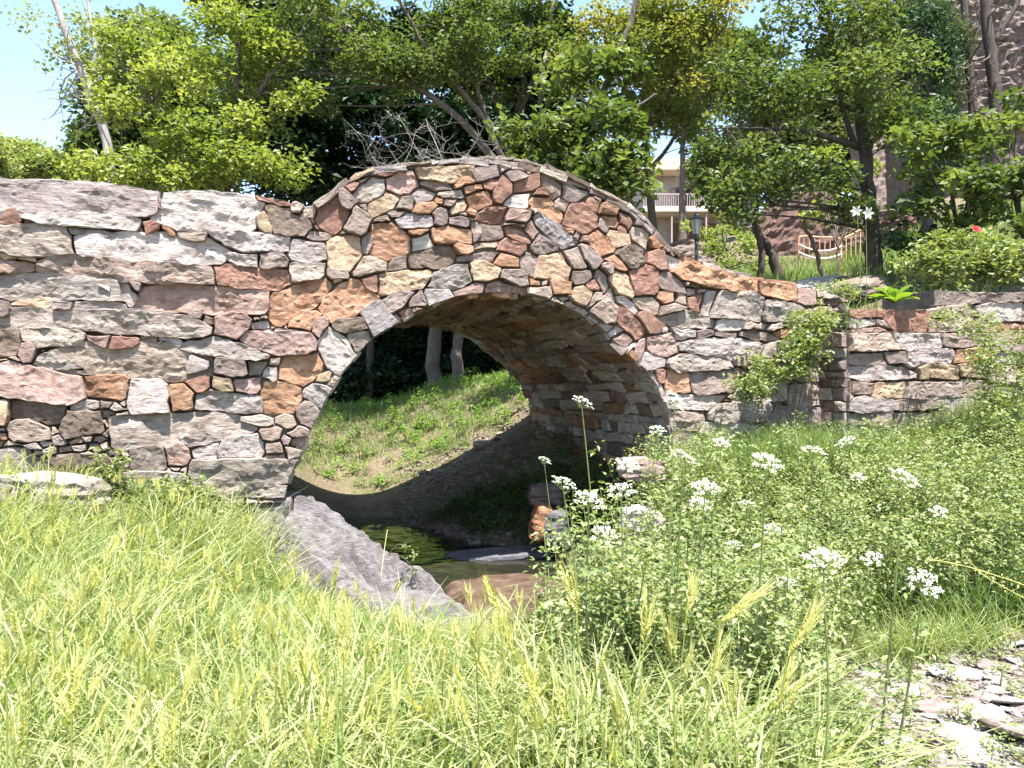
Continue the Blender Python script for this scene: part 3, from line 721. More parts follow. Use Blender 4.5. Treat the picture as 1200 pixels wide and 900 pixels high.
# its short return face on the left
s_edge = face_sz(991, 420, GOFF)[0]
ztop = face_sz(991, 389, GOFF)[1]
z = ztop; r_ = np.random.default_rng(9)
while z > -1.0:
    hgt = r_.uniform(.07, .15); d = 0.0
    while d < .36:
        l = min(r_.uniform(.12, .26), .38 - d) 
        if l < .05: break
        a, b = l / 2 - .005, hgt / 2 - .005
        pol = np.array([(-a, -b), (0, -b), (a, -b), (a, b), (0, b), (-a, b)]) + r_.normal(0, .006, (6, 2))
        me = stone_mesh('stone', ccw(pol), .05, r_.uniform(.005, .03), r_, False)
        Mx = Matrix((-NB, ZH, -U)).transposed().to_4x4(); Mx.translation = fpt(s_edge, z - hgt / 2, -GOFF + d + l / 2) - gw.location
        o = link('stone', me, M['stone'], gw); o.matrix_basis = Mx; o.color = jitcol('VDTGKR'[r_.integers(6)], r_)
        d += l
    z -= hgt
# ---------------------------------------------------------------- trees and far things
def leaf_arrays(C, size, g, up=.6, ratio=.62, fold=.12, v=None, droop=0.0, aim=None):
    """C (n,3) leaf bases -> V, F, attr of folded kite leaves"""
    n = len(C)
    nr = g.normal(0, 1, (n, 3)); nr /= np.linalg.norm(nr, axis=1)[:, None]
    nr[:, 2] = np.abs(nr[:, 2]) + up
    if aim is not None: nr += aim
    nr /= np.linalg.norm(nr, axis=1)[:, None]
    d = g.normal(0, 1, (n, 3)); d[:, 2] -= droop
    d -= nr * (d * nr).sum(1)[:, None]; d /= np.linalg.norm(d, axis=1)[:, None] + 1e-9
    w = np.cross(nr, d)
    L = (size * g.uniform(.65, 1.25, n))[:, None]
    a = C; m = C + d * L * .45 + nr * L * fold
    V = np.stack([a, m + w * L * ratio * .5, C + d * L, m - w * L * ratio * .5], 1).reshape(-1, 3)
    i = np.arange(n)[:, None] * 4
    F = np.concatenate([i + [[0, 3, 2]], i + [[0, 2, 1]]], 1).reshape(-1, 3)
    if v is None: v = g.uniform(0, 1, n)
    return V, F, np.repeat(np.clip(v, 0, 1), 4)

def crown_points(ells, g, per_m2, clump=(.22, .5), leaf=.11, flat=.62):
    """ells: (px,py,rx,ry,depth,half_depth,density) -> leaf positions, values, clump centres"""
    P = []; Vv = []; CC = []
    for px, py, rx, ry, d, hd, dens in ells:
        c = np.array(W(px, py, d)); r = np.array([rx / FPX * d, hd, ry / FPX * d])
        nc = max(3, int(dens * 2.6 * (r[0] * r[2] + r[0] * r[1] * .5) / (.36 ** 2)))
        q = g.normal(0, 1, (nc, 3)); q /= np.linalg.norm(q, axis=1)[:, None]
        q *= g.uniform(.25, 1, nc)[:, None] ** .5
        cs = c + q * r
        CC.append(cs)
        for k in range(nc):
            rr = g.uniform(*clump); m = int(4.2 * per_m2 * rr * rr * g.uniform(.6, 1.3))
            e = g.normal(0, 1, (m, 3)); e /= np.linalg.norm(e, axis=1)[:, None]
            e *= (g.uniform(0, 1, m) ** .45)[:, None]
            P.append(cs[k] + e * rr * np.array([1, 1, flat]))
            Vv.append(np.clip(g.normal(.45, .16) + g.normal(0, .16, m), 0, 1))
    return np.concatenate(P), np.concatenate(Vv), np.concatenate(CC)

def make_tree(name, label, base, limbs, ells, mat, leaf=.11, bark='bark', per=420, seed=1, group=None, cat='tree', clump=(.22, .5), up=.6, twigs=True, ratio=.62, flat=.62, droop=.2, limb_n=7):
    """limbs: first is the trunk; [(points world, r0, r1)]"""
    g = np.random.default_rng(seed)
    t = empty(name, base, label, cat, group)
    allp = []
    for i, (pts, r0, r1) in enumerate(limbs):
        sp = smooth_path(pts, 6)
        sp = [p + Vector(g.normal(0, .012, 3)) for p in sp]
        n = len(sp); rr = [r0 + (r1 - r0) * (k / (n - 1)) ** .8 for k in range(n)]
        mb = MB(); mb.tube(sp, rr, limb_n)
        mb.build('trunk' if i == 0 else 'limb', M[bark], t, True, off=base)
        allp += sp
    if ells:
        P, V_, CC = crown_points(ells, g, per, clump, leaf, flat)
        V, F, at = leaf_arrays(P, np.full(len(P), leaf), g, up, ratio, .12, V_, droop)
        me = mesh_np('crown', V - np.array(base), F, False, at)
        link('crown', me, M[mat], t)
        if twigs and allp:
            A = np.array([tuple(p) for p in allp]); mb = MB()
            for c in CC:
                dd = np.linalg.norm(A - c, axis=1) + np.maximum(0, A[:, 2] - c[2]) * 1.5
                k = int(np.argmin(dd))
                if np.linalg.norm(A[k] - c) > 3.2: continue
                a = Vector(A[k]); b = Vector(c); mid = a.lerp(b, .5) + Vector((g.normal(0, .1), g.normal(0, .1), g.uniform(0, .2)))
                L = (b - a).length; r = .007 + .008 * L
                mb.tube(smooth_path([a, mid, b], 3), [r, r * .9, r * .8, r * .7, r * .55, r * .45, .004], 4, False)
            if mb.v: tag(mb.build('branches', M[bark], t, True, off=base), kind='stuff')
    return t

def bare_twigs(mb, pts, g, n, L, r, up=.3, depth=2):
    for _ in range(n):
        k = g.integers(1, len(pts)); a = pts[k - 1].lerp(pts[k], g.random())
        d = Vector(g.normal(0, 1, 3)); d.z = d.z * .6 + up; d.normalize()
        l = L * g.uniform(.5, 1.2)
        p = [a]
        for s in range(4):
            d = (d + Vector(g.normal(0, .22, 3))).normalized(); p.append(p[-1] + d * l / 4)
        mb.tube(p, [r, r * .8, r * .6, r * .45, r * .25], 4, False)
        if depth > 1: bare_twigs(mb, p, g, 3, l * .55, r * .55, up, depth - 1)

def gz(px, d, extra=0.0):
    """ground point under photo column px at depth d"""
    x = (px - 600) / FPX * d
    return Vector((x, d, Hs(x, d) + extra))

# left bright maple
b = gz(255, 12.0)
make_tree('maple_tree', 'bright lime green maple rising behind the left slate wall', b,
  [([b, W(265, 230, 12), W(275, 130, 11.8), W(285, 20, 11.6)], .09, .03), ([W(268, 220, 12), W(210, 150, 11.6), W(150, 90, 11.4)], .05, .015), ([W(275, 140, 11.8), W(330, 70, 11.6), W(370, 10, 11.5)], .045, .015), ([W(266, 230, 12), W(180, 190, 11.5), W(110, 180, 11.2)], .04, .012)],
  [(205,125,105,75,11.4,.8,.75),(300,175,70,45,11.2,.6,.8),(140,195,75,25,11.0,.5,.8),(235,45,110,55,11.6,.8,.7),(330,90,50,60,11.6,.6,.6),(110,100,40,40,11.6,.4,.35),(230,200,60,25,11.0,.4,.8)], 'leaf_lime', .095, per=330, seed=2)
# airy tree with the pale leaning trunk, far left
b = gz(150, 16.5)
tr = make_tree('leaning_tree', 'airy tree with pale leaning trunk and dead twigs against the sky', b,
  [([b, W(128, 190, 16.4), W(105, 110, 16.2), W(86, 60, 16), W(60, -10, 15.8)], .115, .06), ([W(104, 115, 16.2), W(112, 60, 16.2), W(100, -10, 16.2)], .05, .03)],
  [(70,30,38,40,15.9,.6,.35),(130,20,70,40,16.4,.8,.35),(140,90,50,40,16.6,.7,.3),(60,60,25,25,15.8,.4,.25)], 'leaf_pale', .10, 'bark_pale', per=150, seed=3, clump=(.25, .5))
g = np.random.default_rng(4); mb = MB()
bare_twigs(mb, [W(118, 150, 16.3), W(105, 110, 16.2), W(90, 70, 16)], g, 11, 1.5, .02, .0, 2)
tag(mb.build('dead_twigs', M['bark_pale'], tr, True, off=tr.location), kind='stuff')
# centre trees whose trunks show through the arch
b = gz(511, 15.2, -.05)
make_tree('broadleaf_tree', 'leaning multi limbed tree behind the crown of the bridge, left trunk seen through the arch', b,
  [([b, W(508, 420, 15.2), W(515, 370, 15), W(545, 270, 14), W(590, 200, 13.2)], .16, .10), ([W(590, 200, 13.2), W(540, 140, 12.8), W(460, 80, 12.5), W(350, -10, 12.2)], .075, .03), ([W(592, 195, 13.2), W(560, 130, 12.9), W(510, 70, 12.7), W(460, -10, 12.5)], .06, .025), ([W(600, 185, 13.2), W(560, 110, 13), W(555, 30, 13)], .05, .02)],
  [(400,45,95,55,12.2,.8,.7),(500,30,90,55,12.4,.8,.7),(345,90,60,50,12.4,.6,.6),(430,100,70,35,12.8,.7,.45),(560,40,70,55,12.8,.7,.6)], 'leaf_mid', .09, per=330, seed=5)
b = gz(538, 15.0, -.05)
make_tree('broadleaf_tree', 'upright tree behind the bridge, right trunk of the pair seen through the arch', b,
  [([b, W(536, 430, 15), W(540, 380, 15), W(575, 250, 14.4), W(610, 120, 14), W(620, 20, 13.8)], .14, .05), ([W(605, 140, 14), W(630, 80, 13.8), W(650, 0, 13.6)], .05, .02), ([W(600, 170, 14), W(570, 90, 13.9), W(530, 20, 13.8)], .05, .02)],
  [(600,30,70,45,13.6,.8,.7),(640,70,50,45,13.4,.7,.7),(560,90,50,40,13.9,.6,.5),(520,70,60,50,14.2,.6,.5)], 'leaf_mid', .09, per=330, seed=6)
# bare brushwood behind the crown
b = gz(335, 12.6, .0)
t = empty('brushwood', b, 'tangle of bare grey twigs behind the hump of the bridge', 'brushwood')
g = np.random.default_rng(8); mb = MB()
for _ in range(10):
    a = W(g.uniform(430, 560), 215, 12.2 + g.uniform(-.5, .5))
    d = Vector((g.normal(-.2, .7), g.normal(0, .3), g.uniform(.3, .9))).normalized()
    p = [b + Vector((0, 0, 1.5)), a]; 
    for k in range(5): d = (d + Vector(g.normal(0, .18, 3))).normalized(); p.append(p[-1] + d * .24)
    mb.tube(p, [.008, .008, .007, .006, .005, .004, .002], 4, False)
    bare_twigs(mb, p[1:], g, 9, .55, .0035, .1, 2)
tag(mb.build('twigs', M['bark_pale'], t, True, off=b), kind='stuff')
# ivy-dark trees filling the shade behind
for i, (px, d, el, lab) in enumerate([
  (430, 17.5, [(400,160,100,75,17.0,1.0,1.0),(430,70,80,70,17.4,1.0,.8),(350,200,60,30,16.0,.6,1.0),(330,130,50,60,15.4,.6,.9),(470,215,90,50,17.5,.8,1.0),(430,300,110,45,16.8,.7,1.0)], 'ivy dark evergreen in the shade left of the bridge crown'),  # last ellipse: unseen foliage behind the bridge, added to shade the thicket
  (590, 18.5, [(560,150,80,80,18.0,1.0,1.0),(570,60,80,60,18.4,1.0,.7),(530,230,90,60,18.5,1.0,1.0),(560,300,100,45,16.8,.7,1.0)], 'ivy dark evergreen in the shade straight behind the bridge crown'),  # last ellipse likewise hidden, added to keep sun off the thicket
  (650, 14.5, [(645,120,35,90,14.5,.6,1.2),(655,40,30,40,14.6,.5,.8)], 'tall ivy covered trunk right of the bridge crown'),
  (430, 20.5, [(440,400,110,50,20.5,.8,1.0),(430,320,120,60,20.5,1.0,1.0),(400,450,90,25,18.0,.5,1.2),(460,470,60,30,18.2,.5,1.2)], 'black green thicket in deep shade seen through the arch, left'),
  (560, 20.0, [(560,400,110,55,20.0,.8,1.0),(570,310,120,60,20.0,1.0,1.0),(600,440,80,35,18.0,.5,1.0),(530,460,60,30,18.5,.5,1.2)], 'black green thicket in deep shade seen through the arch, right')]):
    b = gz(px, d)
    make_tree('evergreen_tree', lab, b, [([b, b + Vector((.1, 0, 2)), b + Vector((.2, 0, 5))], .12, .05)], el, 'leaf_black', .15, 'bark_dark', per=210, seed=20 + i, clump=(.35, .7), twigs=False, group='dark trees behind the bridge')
# big leaf tree right of the crown
b = gz(668, 11.9)
make_tree('mulberry_tree', 'dense broad leaved green tree overhanging the right slope of the bridge', b,
  [([b, W(665, 330, 11.9), W(660, 220, 11.9), W(690, 140, 11.8), W(735, 40, 11.6), W(750, -20, 11.5)], .11, .035), ([W(662, 230, 11.9), W(635, 150, 12), W(640, 60, 12.2)], .06, .02), ([W(675, 170, 11.8), W(720, 140, 11.4), W(770, 110, 11.2)], .05, .015)],
  [(690,165,75,45,11.2,.7,1.0),(640,180,40,30,11.4,.5,.8),(735,195,38,40,10.8,.5,1.1),(690,215,55,22,11.0,.5,1.0),(690,100,70,40,11.6,.6,.7),(610,150,25,20,11.6,.3,.5)], 'leaf_mid', .125, per=210, seed=9, ratio=.8)
# yellow-green tree over the right part
b = gz(775, 13.4)
make_tree('lime_tree', 'yellow green tree with sunlit crown at the top centre right', b,
  [([b, W(772, 330, 13.4), W(762, 230, 13.2), W(755, 130, 12.8), W(770, 30, 12.4)], .10, .04), ([W(757, 150, 12.8), W(800, 90, 12.4), W(850, 30, 12)], .05, .015), ([W(757, 140, 12.8), W(720, 80, 12.6), W(700, 0, 12.4)], .045, .015), ([W(760, 200, 13), W(810, 140, 12.4), W(850, 120, 12.2)], .04, .012)],
  [(765,50,70,45,12.0,.7,.7),(830,35,60,40,12.0,.6,.75),(720,35,45,35,12.4,.5,.5),(800,105,60,28,12.2,.5,.7),(740,110,45,25,12.4,.4,.5),(815,160,45,22,12.4,.4,.8),(815,95,55,40,12.6,.5,.7),(700,140,40,30,12.6,.4,.5),(790,20,80,30,12.2,.6,.7),(700,75,45,30,12.3,.4,.6)], 'leaf_yellow', .085, per=330, seed=10)
# tree at the right with the dark trunk
b = gz(1024, 10.6, -.05)
make_tree('hornbeam_tree', 'dark trunked tree with spreading layered crown beside the path at the right', b,
  [([b, W(1022, 270, 10.6), W(1015, 200, 10.6), W(1008, 120, 10.6), W(1000, 30, 10.5), W(995, -30, 10.5)], .125, .05), ([W(1010, 172, 10.6), W(930, 152, 10.3), W(850, 150, 10.0)], .05, .015), ([W(1008, 130, 10.6), W(940, 110, 10.4), W(880, 105, 10.2)], .04, .012), ([W(1005, 175, 10.6), W(985, 120, 10.5), W(975, 40, 10.4)], .045, .015), ([W(1012, 180, 10.6), W(1060, 120, 10.4), W(1090, 70, 10.3)], .04, .012)],
  [(900,205,75,40,10.0,.6,1.0),(858,240,30,20,9.8,.3,.8),(960,225,40,25,10.2,.4,.8),(950,110,75,40,10.2,.6,.65),(1000,45,75,45,10.2,.6,.75),(905,55,55,45,10.4,.5,.75),(1065,110,45,40,10.2,.5,.7),(1075,160,35,20,10.2,.4,.6),(950,20,70,35,10.2,.5,.8),(860,110,45,30,10.2,.4,.6),(850,190,38,32,10.2,.4,.9),(900,140,60,35,10.2,.5,.7),(855,55,40,40,10.6,.4,.6),(1000,240,35,20,10.4,.3,.4)], 'leaf_mid', .08, 'bark_dark', per=330, seed=12)
# small crooked trees by the path
b = gz(916, 13.6, -.05)
make_tree('crooked_tree', 'small crooked two stemmed tree beside the pale path', b,
  [([b, W(905, 300, 13.6), W(890, 278, 13.6), W(882, 260, 13.6), W(860, 250, 13.6)], .11, .04), ([gz(891, 13.5, -.05), W(892, 290, 13.5), W(887, 265, 13.5), W(888, 230, 13.5)], .07, .035)],
  [(870,225,45,25,13.4,.5,.7)], 'leaf_dark', .11, 'bark_dark', per=300, seed=13)
b = gz(970, 12.8, -.05)
make_tree('sapling', 'thin bare leaning sapling in front of the rusty railing', b, [([b, W(955, 290, 12.8), W(938, 250, 12.8), W(932, 205, 12.8)], .045, .02), ([W(938, 250, 12.8), W(948, 232, 12.8), W(960, 215, 12.8)], .015, .006)], [], 'leaf_dark', bark='bark', seed=14)
# juniper and cypress
b = gz(1088, 16.8)
make_tree('cypress_tree', 'dark columnar cypress behind the right shrubs', b, [([b, W(1088, 150, 16.8), W(1088, -20, 16.8)], .12, .04)], [(1086,100,26,70,16.8,.45,1.6),(1086,190,30,40,16.6,.5,1.4),(1084,30,20,50,16.8,.4,1.4)], 'leaf_dark', .14, 'bark_dark', per=420, seed=15, clump=(.2, .4), twigs=False, ratio=.4, flat=1.2, up=0)
b = gz(1080, 19.0)
make_tree('juniper_tree', 'grey green feathery juniper at the upper right', b, [([b, W(1075, 150, 19), W(1075, -20, 19)], .12, .04)], [(1075,50,50,60,18.6,.7,1.0),(1105,90,30,45,18.4,.6,.9),(1050,10,50,40,18.8,.6,1.0),(1060,120,40,40,18.6,.6,.9)], 'leaf_grey', .16, 'bark', per=330, seed=16, clump=(.25, .5), twigs=False, ratio=.3, flat=1.1, up=.1)
# bare trees upper right
for i, (x0, x1, d, r, lab) in enumerate([(1168, 1152, 17.5, .17, 'thick bare trunked tree in front of the stone building'), (1140, 1128, 18.5, .12, 'slimmer bare trunked tree left of the thick one')]):
    b = gz(x0, d)
    t = make_tree('bare_tree', lab, b, [([b, W(x0, 130, d), W((x0 + x1) / 2, 60, d), W(x1, -20, d)], r, r * .6), ([W(x0 - 3, 50, d), W(x0 + 18, 15, d), W(x0 + 30, -20, d)], r * .45, r * .25)], [], 'leaf_dark', bark='bark_dark', seed=30 + i)
    g = np.random.default_rng(40 + i); mb = MB()
    bare_twigs(mb, [W(x0, 130, d), W(x0 - 5, 80, d), W(x1, 0, d)], g, 12, 1.3, .022, .2, 2)
    tag(mb.build('twigs', M['bark'], t, True, off=b), kind='stuff')
# shrubs at the right
for i, (px, d, el, mt, lf, lab) in enumerate([
  (1120, 9.8, [(1110,185,60,40,9.6,.5,1.0),(1150,225,60,45,9.5,.5,1.0),(1080,235,40,30,9.8,.4,.8),(1105,262,50,25,9.5,.4,.9),(1140,160,50,25,9.7,.4,.9)], 'leaf_mid', .11, 'tall broad leaved green shrub above the garden wall'),
  (1195, 9.6, [(1185,145,50,40,9.6,.5,1.0),(1200,225,50,50,9.4,.5,1.0),(1215,280,40,40,9.2,.5,1.0)], 'leaf_mid', .11, 'leafy hazel like shrub at the right edge of the picture'),
  (1075, 10.4, [(1065,275,35,35,10.2,.4,.9),(1090,300,40,25,9.8,.4,.9)], 'leaf_dark', .09, 'dark small leaved bush right of the dark trunk'),
  (980, 12.0, [(985,205,35,30,12.6,.4,.6),(965,235,25,20,12.6,.3,.5)], 'leaf_lime', .11, 'small sunlit bush behind the dark trunk'),
  (850, 15.5, [(850,285,45,22,15.2,.6,1.0),(835,255,30,22,15.8,.5,.6),(880,300,40,12,14.6,.4,.9)], 'leaf_lime', .08, 'low bright shrubs on the slope behind the lamp')]):
    b = gz(px, d)
    make_tree('shrub', lab, b, [([b, b + Vector((.03, 0, .3)), b + Vector((.05, .02, .6))], .03, .012)], el, mt, lf, 'bark', per=300, seed=50 + i, cat='shrub', clump=(.16, .32), ratio=.75)
# far trees
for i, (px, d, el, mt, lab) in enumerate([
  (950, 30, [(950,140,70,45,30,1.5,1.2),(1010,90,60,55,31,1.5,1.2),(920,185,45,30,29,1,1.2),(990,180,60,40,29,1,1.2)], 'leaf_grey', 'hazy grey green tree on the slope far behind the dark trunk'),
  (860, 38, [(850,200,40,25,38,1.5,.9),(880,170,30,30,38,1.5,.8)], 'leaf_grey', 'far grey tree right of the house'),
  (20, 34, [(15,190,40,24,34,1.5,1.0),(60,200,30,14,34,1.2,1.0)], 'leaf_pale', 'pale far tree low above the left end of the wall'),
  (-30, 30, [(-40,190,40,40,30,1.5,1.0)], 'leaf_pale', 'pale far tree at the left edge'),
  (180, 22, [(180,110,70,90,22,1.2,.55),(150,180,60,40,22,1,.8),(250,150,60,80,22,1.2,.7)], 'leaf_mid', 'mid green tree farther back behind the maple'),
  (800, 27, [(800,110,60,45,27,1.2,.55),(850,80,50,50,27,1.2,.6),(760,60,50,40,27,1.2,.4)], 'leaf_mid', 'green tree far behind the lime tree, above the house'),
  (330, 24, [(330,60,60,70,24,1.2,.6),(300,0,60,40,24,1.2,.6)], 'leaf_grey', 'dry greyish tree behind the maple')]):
    b = gz(px, d)
    make_tree('far_tree', lab, b, [([b, b + Vector((0, 0, 2)), W(px, el[0][1], d)], .18, .06)], el, mt, .2, 'bark', per=120, seed=70 + i, clump=(.5, 1.0), twigs=False, group='trees far behind')

# ---------------------------------------------------------------- house, lamp, railings, walls behind
M['house_stone'] = stone_material('house_stone', (2.2, 4.5, 3), .05, tint=(.34, .31, .29), objcol=False)
M['plaster'] = noisy('plaster', (.48, .40, .33), (.58, .50, .42), 3, .9, .005)
M['fascia'] = noisy('roof_edge', (.42, .33, .26), (.50, .40, .32), 3, .85, .005)
M['dark_glass'] = noisy('dark_glass', (.02, .022, .026), (.035, .038, .045), 2, .15, 0, spec=.6)
M['rail'] = noisy('rail_paint', (.30, .24, .24), (.38, .31, .30), 6, .5, 0)
M['brown_door'] = noisy('brown_shutter', (.10, .055, .045), (.16, .09, .07), 4, .7, .004, (12, 1, 1))
M['rust'] = noisy('rust_paint', (.40, .19, .12), (.55, .31, .20), 12, .7, .002)
M['ochre_paint'] = noisy('ochre_paint', (.45, .29, .13), (.56, .38, .19), 12, .7, .002)
M['white_paint'] = noisy('white_paint', (.55, .48, .42), (.72, .66, .60), 12, .7, .002)
M['iron'] = noisy('lamp_iron', (.05, .055, .055), (.10, .105, .10), 8, .45, .001, metallic=.4)
M['lampglass'] = noisy('lamp_glass', (.42, .44, .42), (.55, .56, .52), 3, .2, 0, spec=.6)
HD = 44.0
hb = W(810, 300, HD); hb.z = Hs(hb.x, hb.y) - .2
house = empty('house', hb, 'stone house with balcony and flat overhanging roof on the slope behind the bridge', 'house')
def hx(px): return W(px, 450, HD).x - hb.x
def hz(py): return W(600, py, HD).z - hb.z
def hbox(name, px0, px1, pa, pb, d0, d1, mat, par=house, b0=None):
    mb = MB(); x0, x1 = hx(px0), hx(px1); z1, z0 = hz(pa), (hz(pb) if b0 is None else b0)
    mb.box(((x0 + x1) / 2, (d0 + d1) / 2, (z0 + z1) / 2), (x1 - x0, d1 - d0, z1 - z0))
    return mb.build(name, M[mat], par)
hbox('wall', 742, 885, 206, 0, .0, 7, 'house_stone', b0=-1.5)
hbox('roof', 730, 895, 193, 206, -1.3, 8, 'fascia')
for (a, c, p, q) in ((791, 812, 220, 246), (842, 862, 222, 246)):
    w_ = hbox('window', a, c, p, q, -.06, .3, 'brown_door'); hbox('pane', a + 2, c - 2, p + 2, q - 1, -.09, -.04, 'dark_glass', w_)
hbox('balcony', 748, 852, 249, 255, -1.6, .02, 'plaster')
hbox('garage_door', 786, 812, 262, 0, -.05, .2, 'brown_door', b0=-.5)
hbox('garage_door', 818, 842, 262, 0, -.05, .2, 'brown_door', b0=-.5)
for p in (781, 796, 820, 848): hbox('post', p - .8, p + .8, 255, 0, -1.5, -1.36, 'rail', b0=-1)
rb = hbox('railing', 748, 852, 234.5, 236, -1.55, -1.48, 'rail')
for p in np.arange(749, 852, 2.6): hbox('baluster', p - .35, p + .35, 235.9, 249, -1.54, -1.49, 'rail', rb)

lb = gz(816, 13.2, -.02)
lamp = empty('street_lamp', lb, 'old fashioned lantern street lamp on an iron post behind the bridge', 'street lamp')
top = W(816, 276, 13.2) - lb; k = 13.2 / FPX
mb = MB(); mb.tube([(0, 0, 0), (0, 0, .25)], [.07, .055], 10); mb.tube([(0, 0, .25), (0, 0, top.z)], [.032, .026], 8); mb.tube([(0, 0, top.z - .1), (0, 0, top.z), (0, 0, top.z + .03)], [.03, .055, .03], 8)
mb.build('post', M['iron'], lamp, True)
z0 = top.z + .02; z1 = z0 + 17 * k
mb = MB(); mb.tube([(0, 0, z0), (0, 0, z1)], [.058, .095], 6); mb.build('glass', M['lampglass'], lamp)
mb = MB()
for j in range(6):
    q = math.pi / 3 * j; c, s = math.cos(q), math.sin(q); mb.tube([(c * .062, s * .062, z0), (c * .1, s * .1, z1)], .008, 4)
mb.tube([(0, 0, z1), (0, 0, z1 + .015), (0, 0, z1 + .06), (0, 0, z1 + .09)], [.115, .12, .05, .035], 6); mb.tube([(0, 0, z1 + .09), (0, 0, z1 + .13)], [.03, .012], 6)
mb.build('lantern_frame', M['iron'], lamp)

# rusty tubular railing and its ochre neighbour
RD = 17.0
def rail(name, label, pa, pb, mat, curved):
    b = W((pa[0] + pb[0]) / 2, 312, RD); t = empty(name, b, label, 'railing')
    P = lambda px, py: W(px, py, RD) - b
    x0, y0, h0 = pa; x1, y1, h1 = pb
    mb = MB(); mb.tube(smooth_path([P(x0, y0 + h0), P(x0, y0 + 5), P(x0 + 4, y0), P((x0 + x1) / 2, (y0 + y1) / 2), P(x1 - 4, y1), P(x1, y1 + 5), P(x1, y1 + h1)], 5), .022, 6); mb.build('frame', M[mat], t, True)
    n = int(abs(x1 - x0) / 5.5)
    for i in range(1, n):
        f = i / n; x = x0 + (x1 - x0) * f; yt = y0 + (y1 - y0) * f; hh = h0 + (h1 - h0) * f
        mb = MB(); mb.tube([P(x, yt), P(x, yt + hh)], .011, 5); mb.build('bar', M[mat], t)
    if curved:
        for o in (10, 19):
            mb = MB(); pts = []
            for i in range(9):
                f = i / 8; p = P(x0 + (x1 - x0) * f, y0 + (y1 - y0) * f + o + 8 * (1 - (2 * f - 1) ** 2) * .8); p.y -= .04; pts.append(p)
            mb.tube(pts, .016, 5); mb.build('curved_rail', M['white_paint'], t, True)
rail('metal_railing', 'rust red tubular railing with curved white rails below the rock wall', (936, 277, 27), (985, 279, 28), 'rust', True)
rail('metal_railing', 'ochre railing climbing behind the dark tree trunk', (986, 279, 26), (1014, 269, 26), 'ochre_paint', False)

# rough retaining walls behind: coursed slate, stones too small to tell apart
M['far_slate'] = stone_material('far_slate', (5, 5, 24), .09, tint=(.20, .125, .105), objcol=False, lichen=.3)
M['ruin_stone'] = stone_material('ruin_stone', (5, 5, 20), .10, tint=(.24, .19, .17), objcol=False, lichen=.5)
def rough_wall(name, label, top_px, bot_px, D0, D1, thick, mat, seed, cat='wall', amp=.10, m=26):
    """front sheet between two pixel rows from depth D0 (left) to D1 (right), closed behind"""
    g = np.random.default_rng(seed); n = 60
    tx = np.array(top_px, float); bx = np.array(bot_px, float)
    b = W((bx[0, 0] + bx[-1, 0]) / 2, bx[0, 1], (D0 + D1) / 2)
    V = []
    for i in range(n + 1):
        f = i / n; D = D0 + (D1 - D0) * f
        xt = tx[0, 0] + (tx[-1, 0] - tx[0, 0]) * f; yt = np.interp(xt, tx[:, 0], tx[:, 1]); yb = np.interp(xt, bx[:, 0], bx[:, 1])
        a, c = W(xt, yt, D), W(xt, yb, D)
        for j in range(m + 1):
            p = c.lerp(a, j / m)
            q = mnoise.noise(Vector((p.x * 2.5, p.y * 2.5, p.z * 9 + seed))) + .6 * mnoise.noise(Vector((p.x * 7, p.y * 7, p.z * 14 + seed)))
            V.append(p + Vector((0, -amp * q + (j / m) * .25, .04 * q if j == m else 0)))
    nf = len(V)
    for i in range(n + 1): V.append(V[i * (m + 1) + m] + Vector((0, thick, 0)))
    for i in range(n + 1): V.append(V[i * (m + 1)] + Vector((0, thick, 0)))
    F = []
    for i in range(n):
        for j in range(m):
            a = i * (m + 1) + j; F.append((a, a + m + 1, a + m + 2, a + 1))
        F.append((i * (m + 1) + m, (i + 1) * (m + 1) + m, nf + i + 1, nf + i))
        F.append((nf + i, nf + i + 1, nf + n + 1 + i + 1, nf + n + 1 + i))
    F.append(tuple(list(range(0, m + 1)) + [nf, nf + n + 1])); F.append(tuple([n * (m + 1) + j for j in range(m, -1, -1)] + [nf + 2 * n + 1, nf + n]))
    me = bpy.data.meshes.new(name); me.from_pydata([tuple(v - b) for v in V], [], F); me.update()
    t = empty(name, b, label, cat); link('masonry', me, M[mat], t)
    return t
rough_wall('retaining_wall', 'brownish red slate retaining wall behind the rusty railing', [(886,262),(900,246),(920,222),(950,208),(985,222),(1010,240),(1080,250)], [(886,335),(1080,335)], 20.5, 18.0, 1.0, 'far_slate', 3)
rough_wall('stone_building', 'tall weathered stone building wall behind the bare trees, upper right', [(1095,-30),(1240,-30)], [(1095,260),(1240,260)], 24, 22, 4, 'ruin_stone', 5, 'building', amp=.22, m=70)
rough_wall('ruined_wall', 'small patch of grey stone wall seen behind the dark tree trunk', [(1010,140),(1040,132)], [(1004,260),(1042,260)], 24, 24, .6, 'ruin_stone', 6)
rough_wall('rubble_wall', 'low grey rubble wall below the house by the lamp', [(755,290),(785,283),(800,280),(815,278),(840,290)], [(755,330),(840,330)], 17, 17.5, .5, 'ruin_stone', 7)

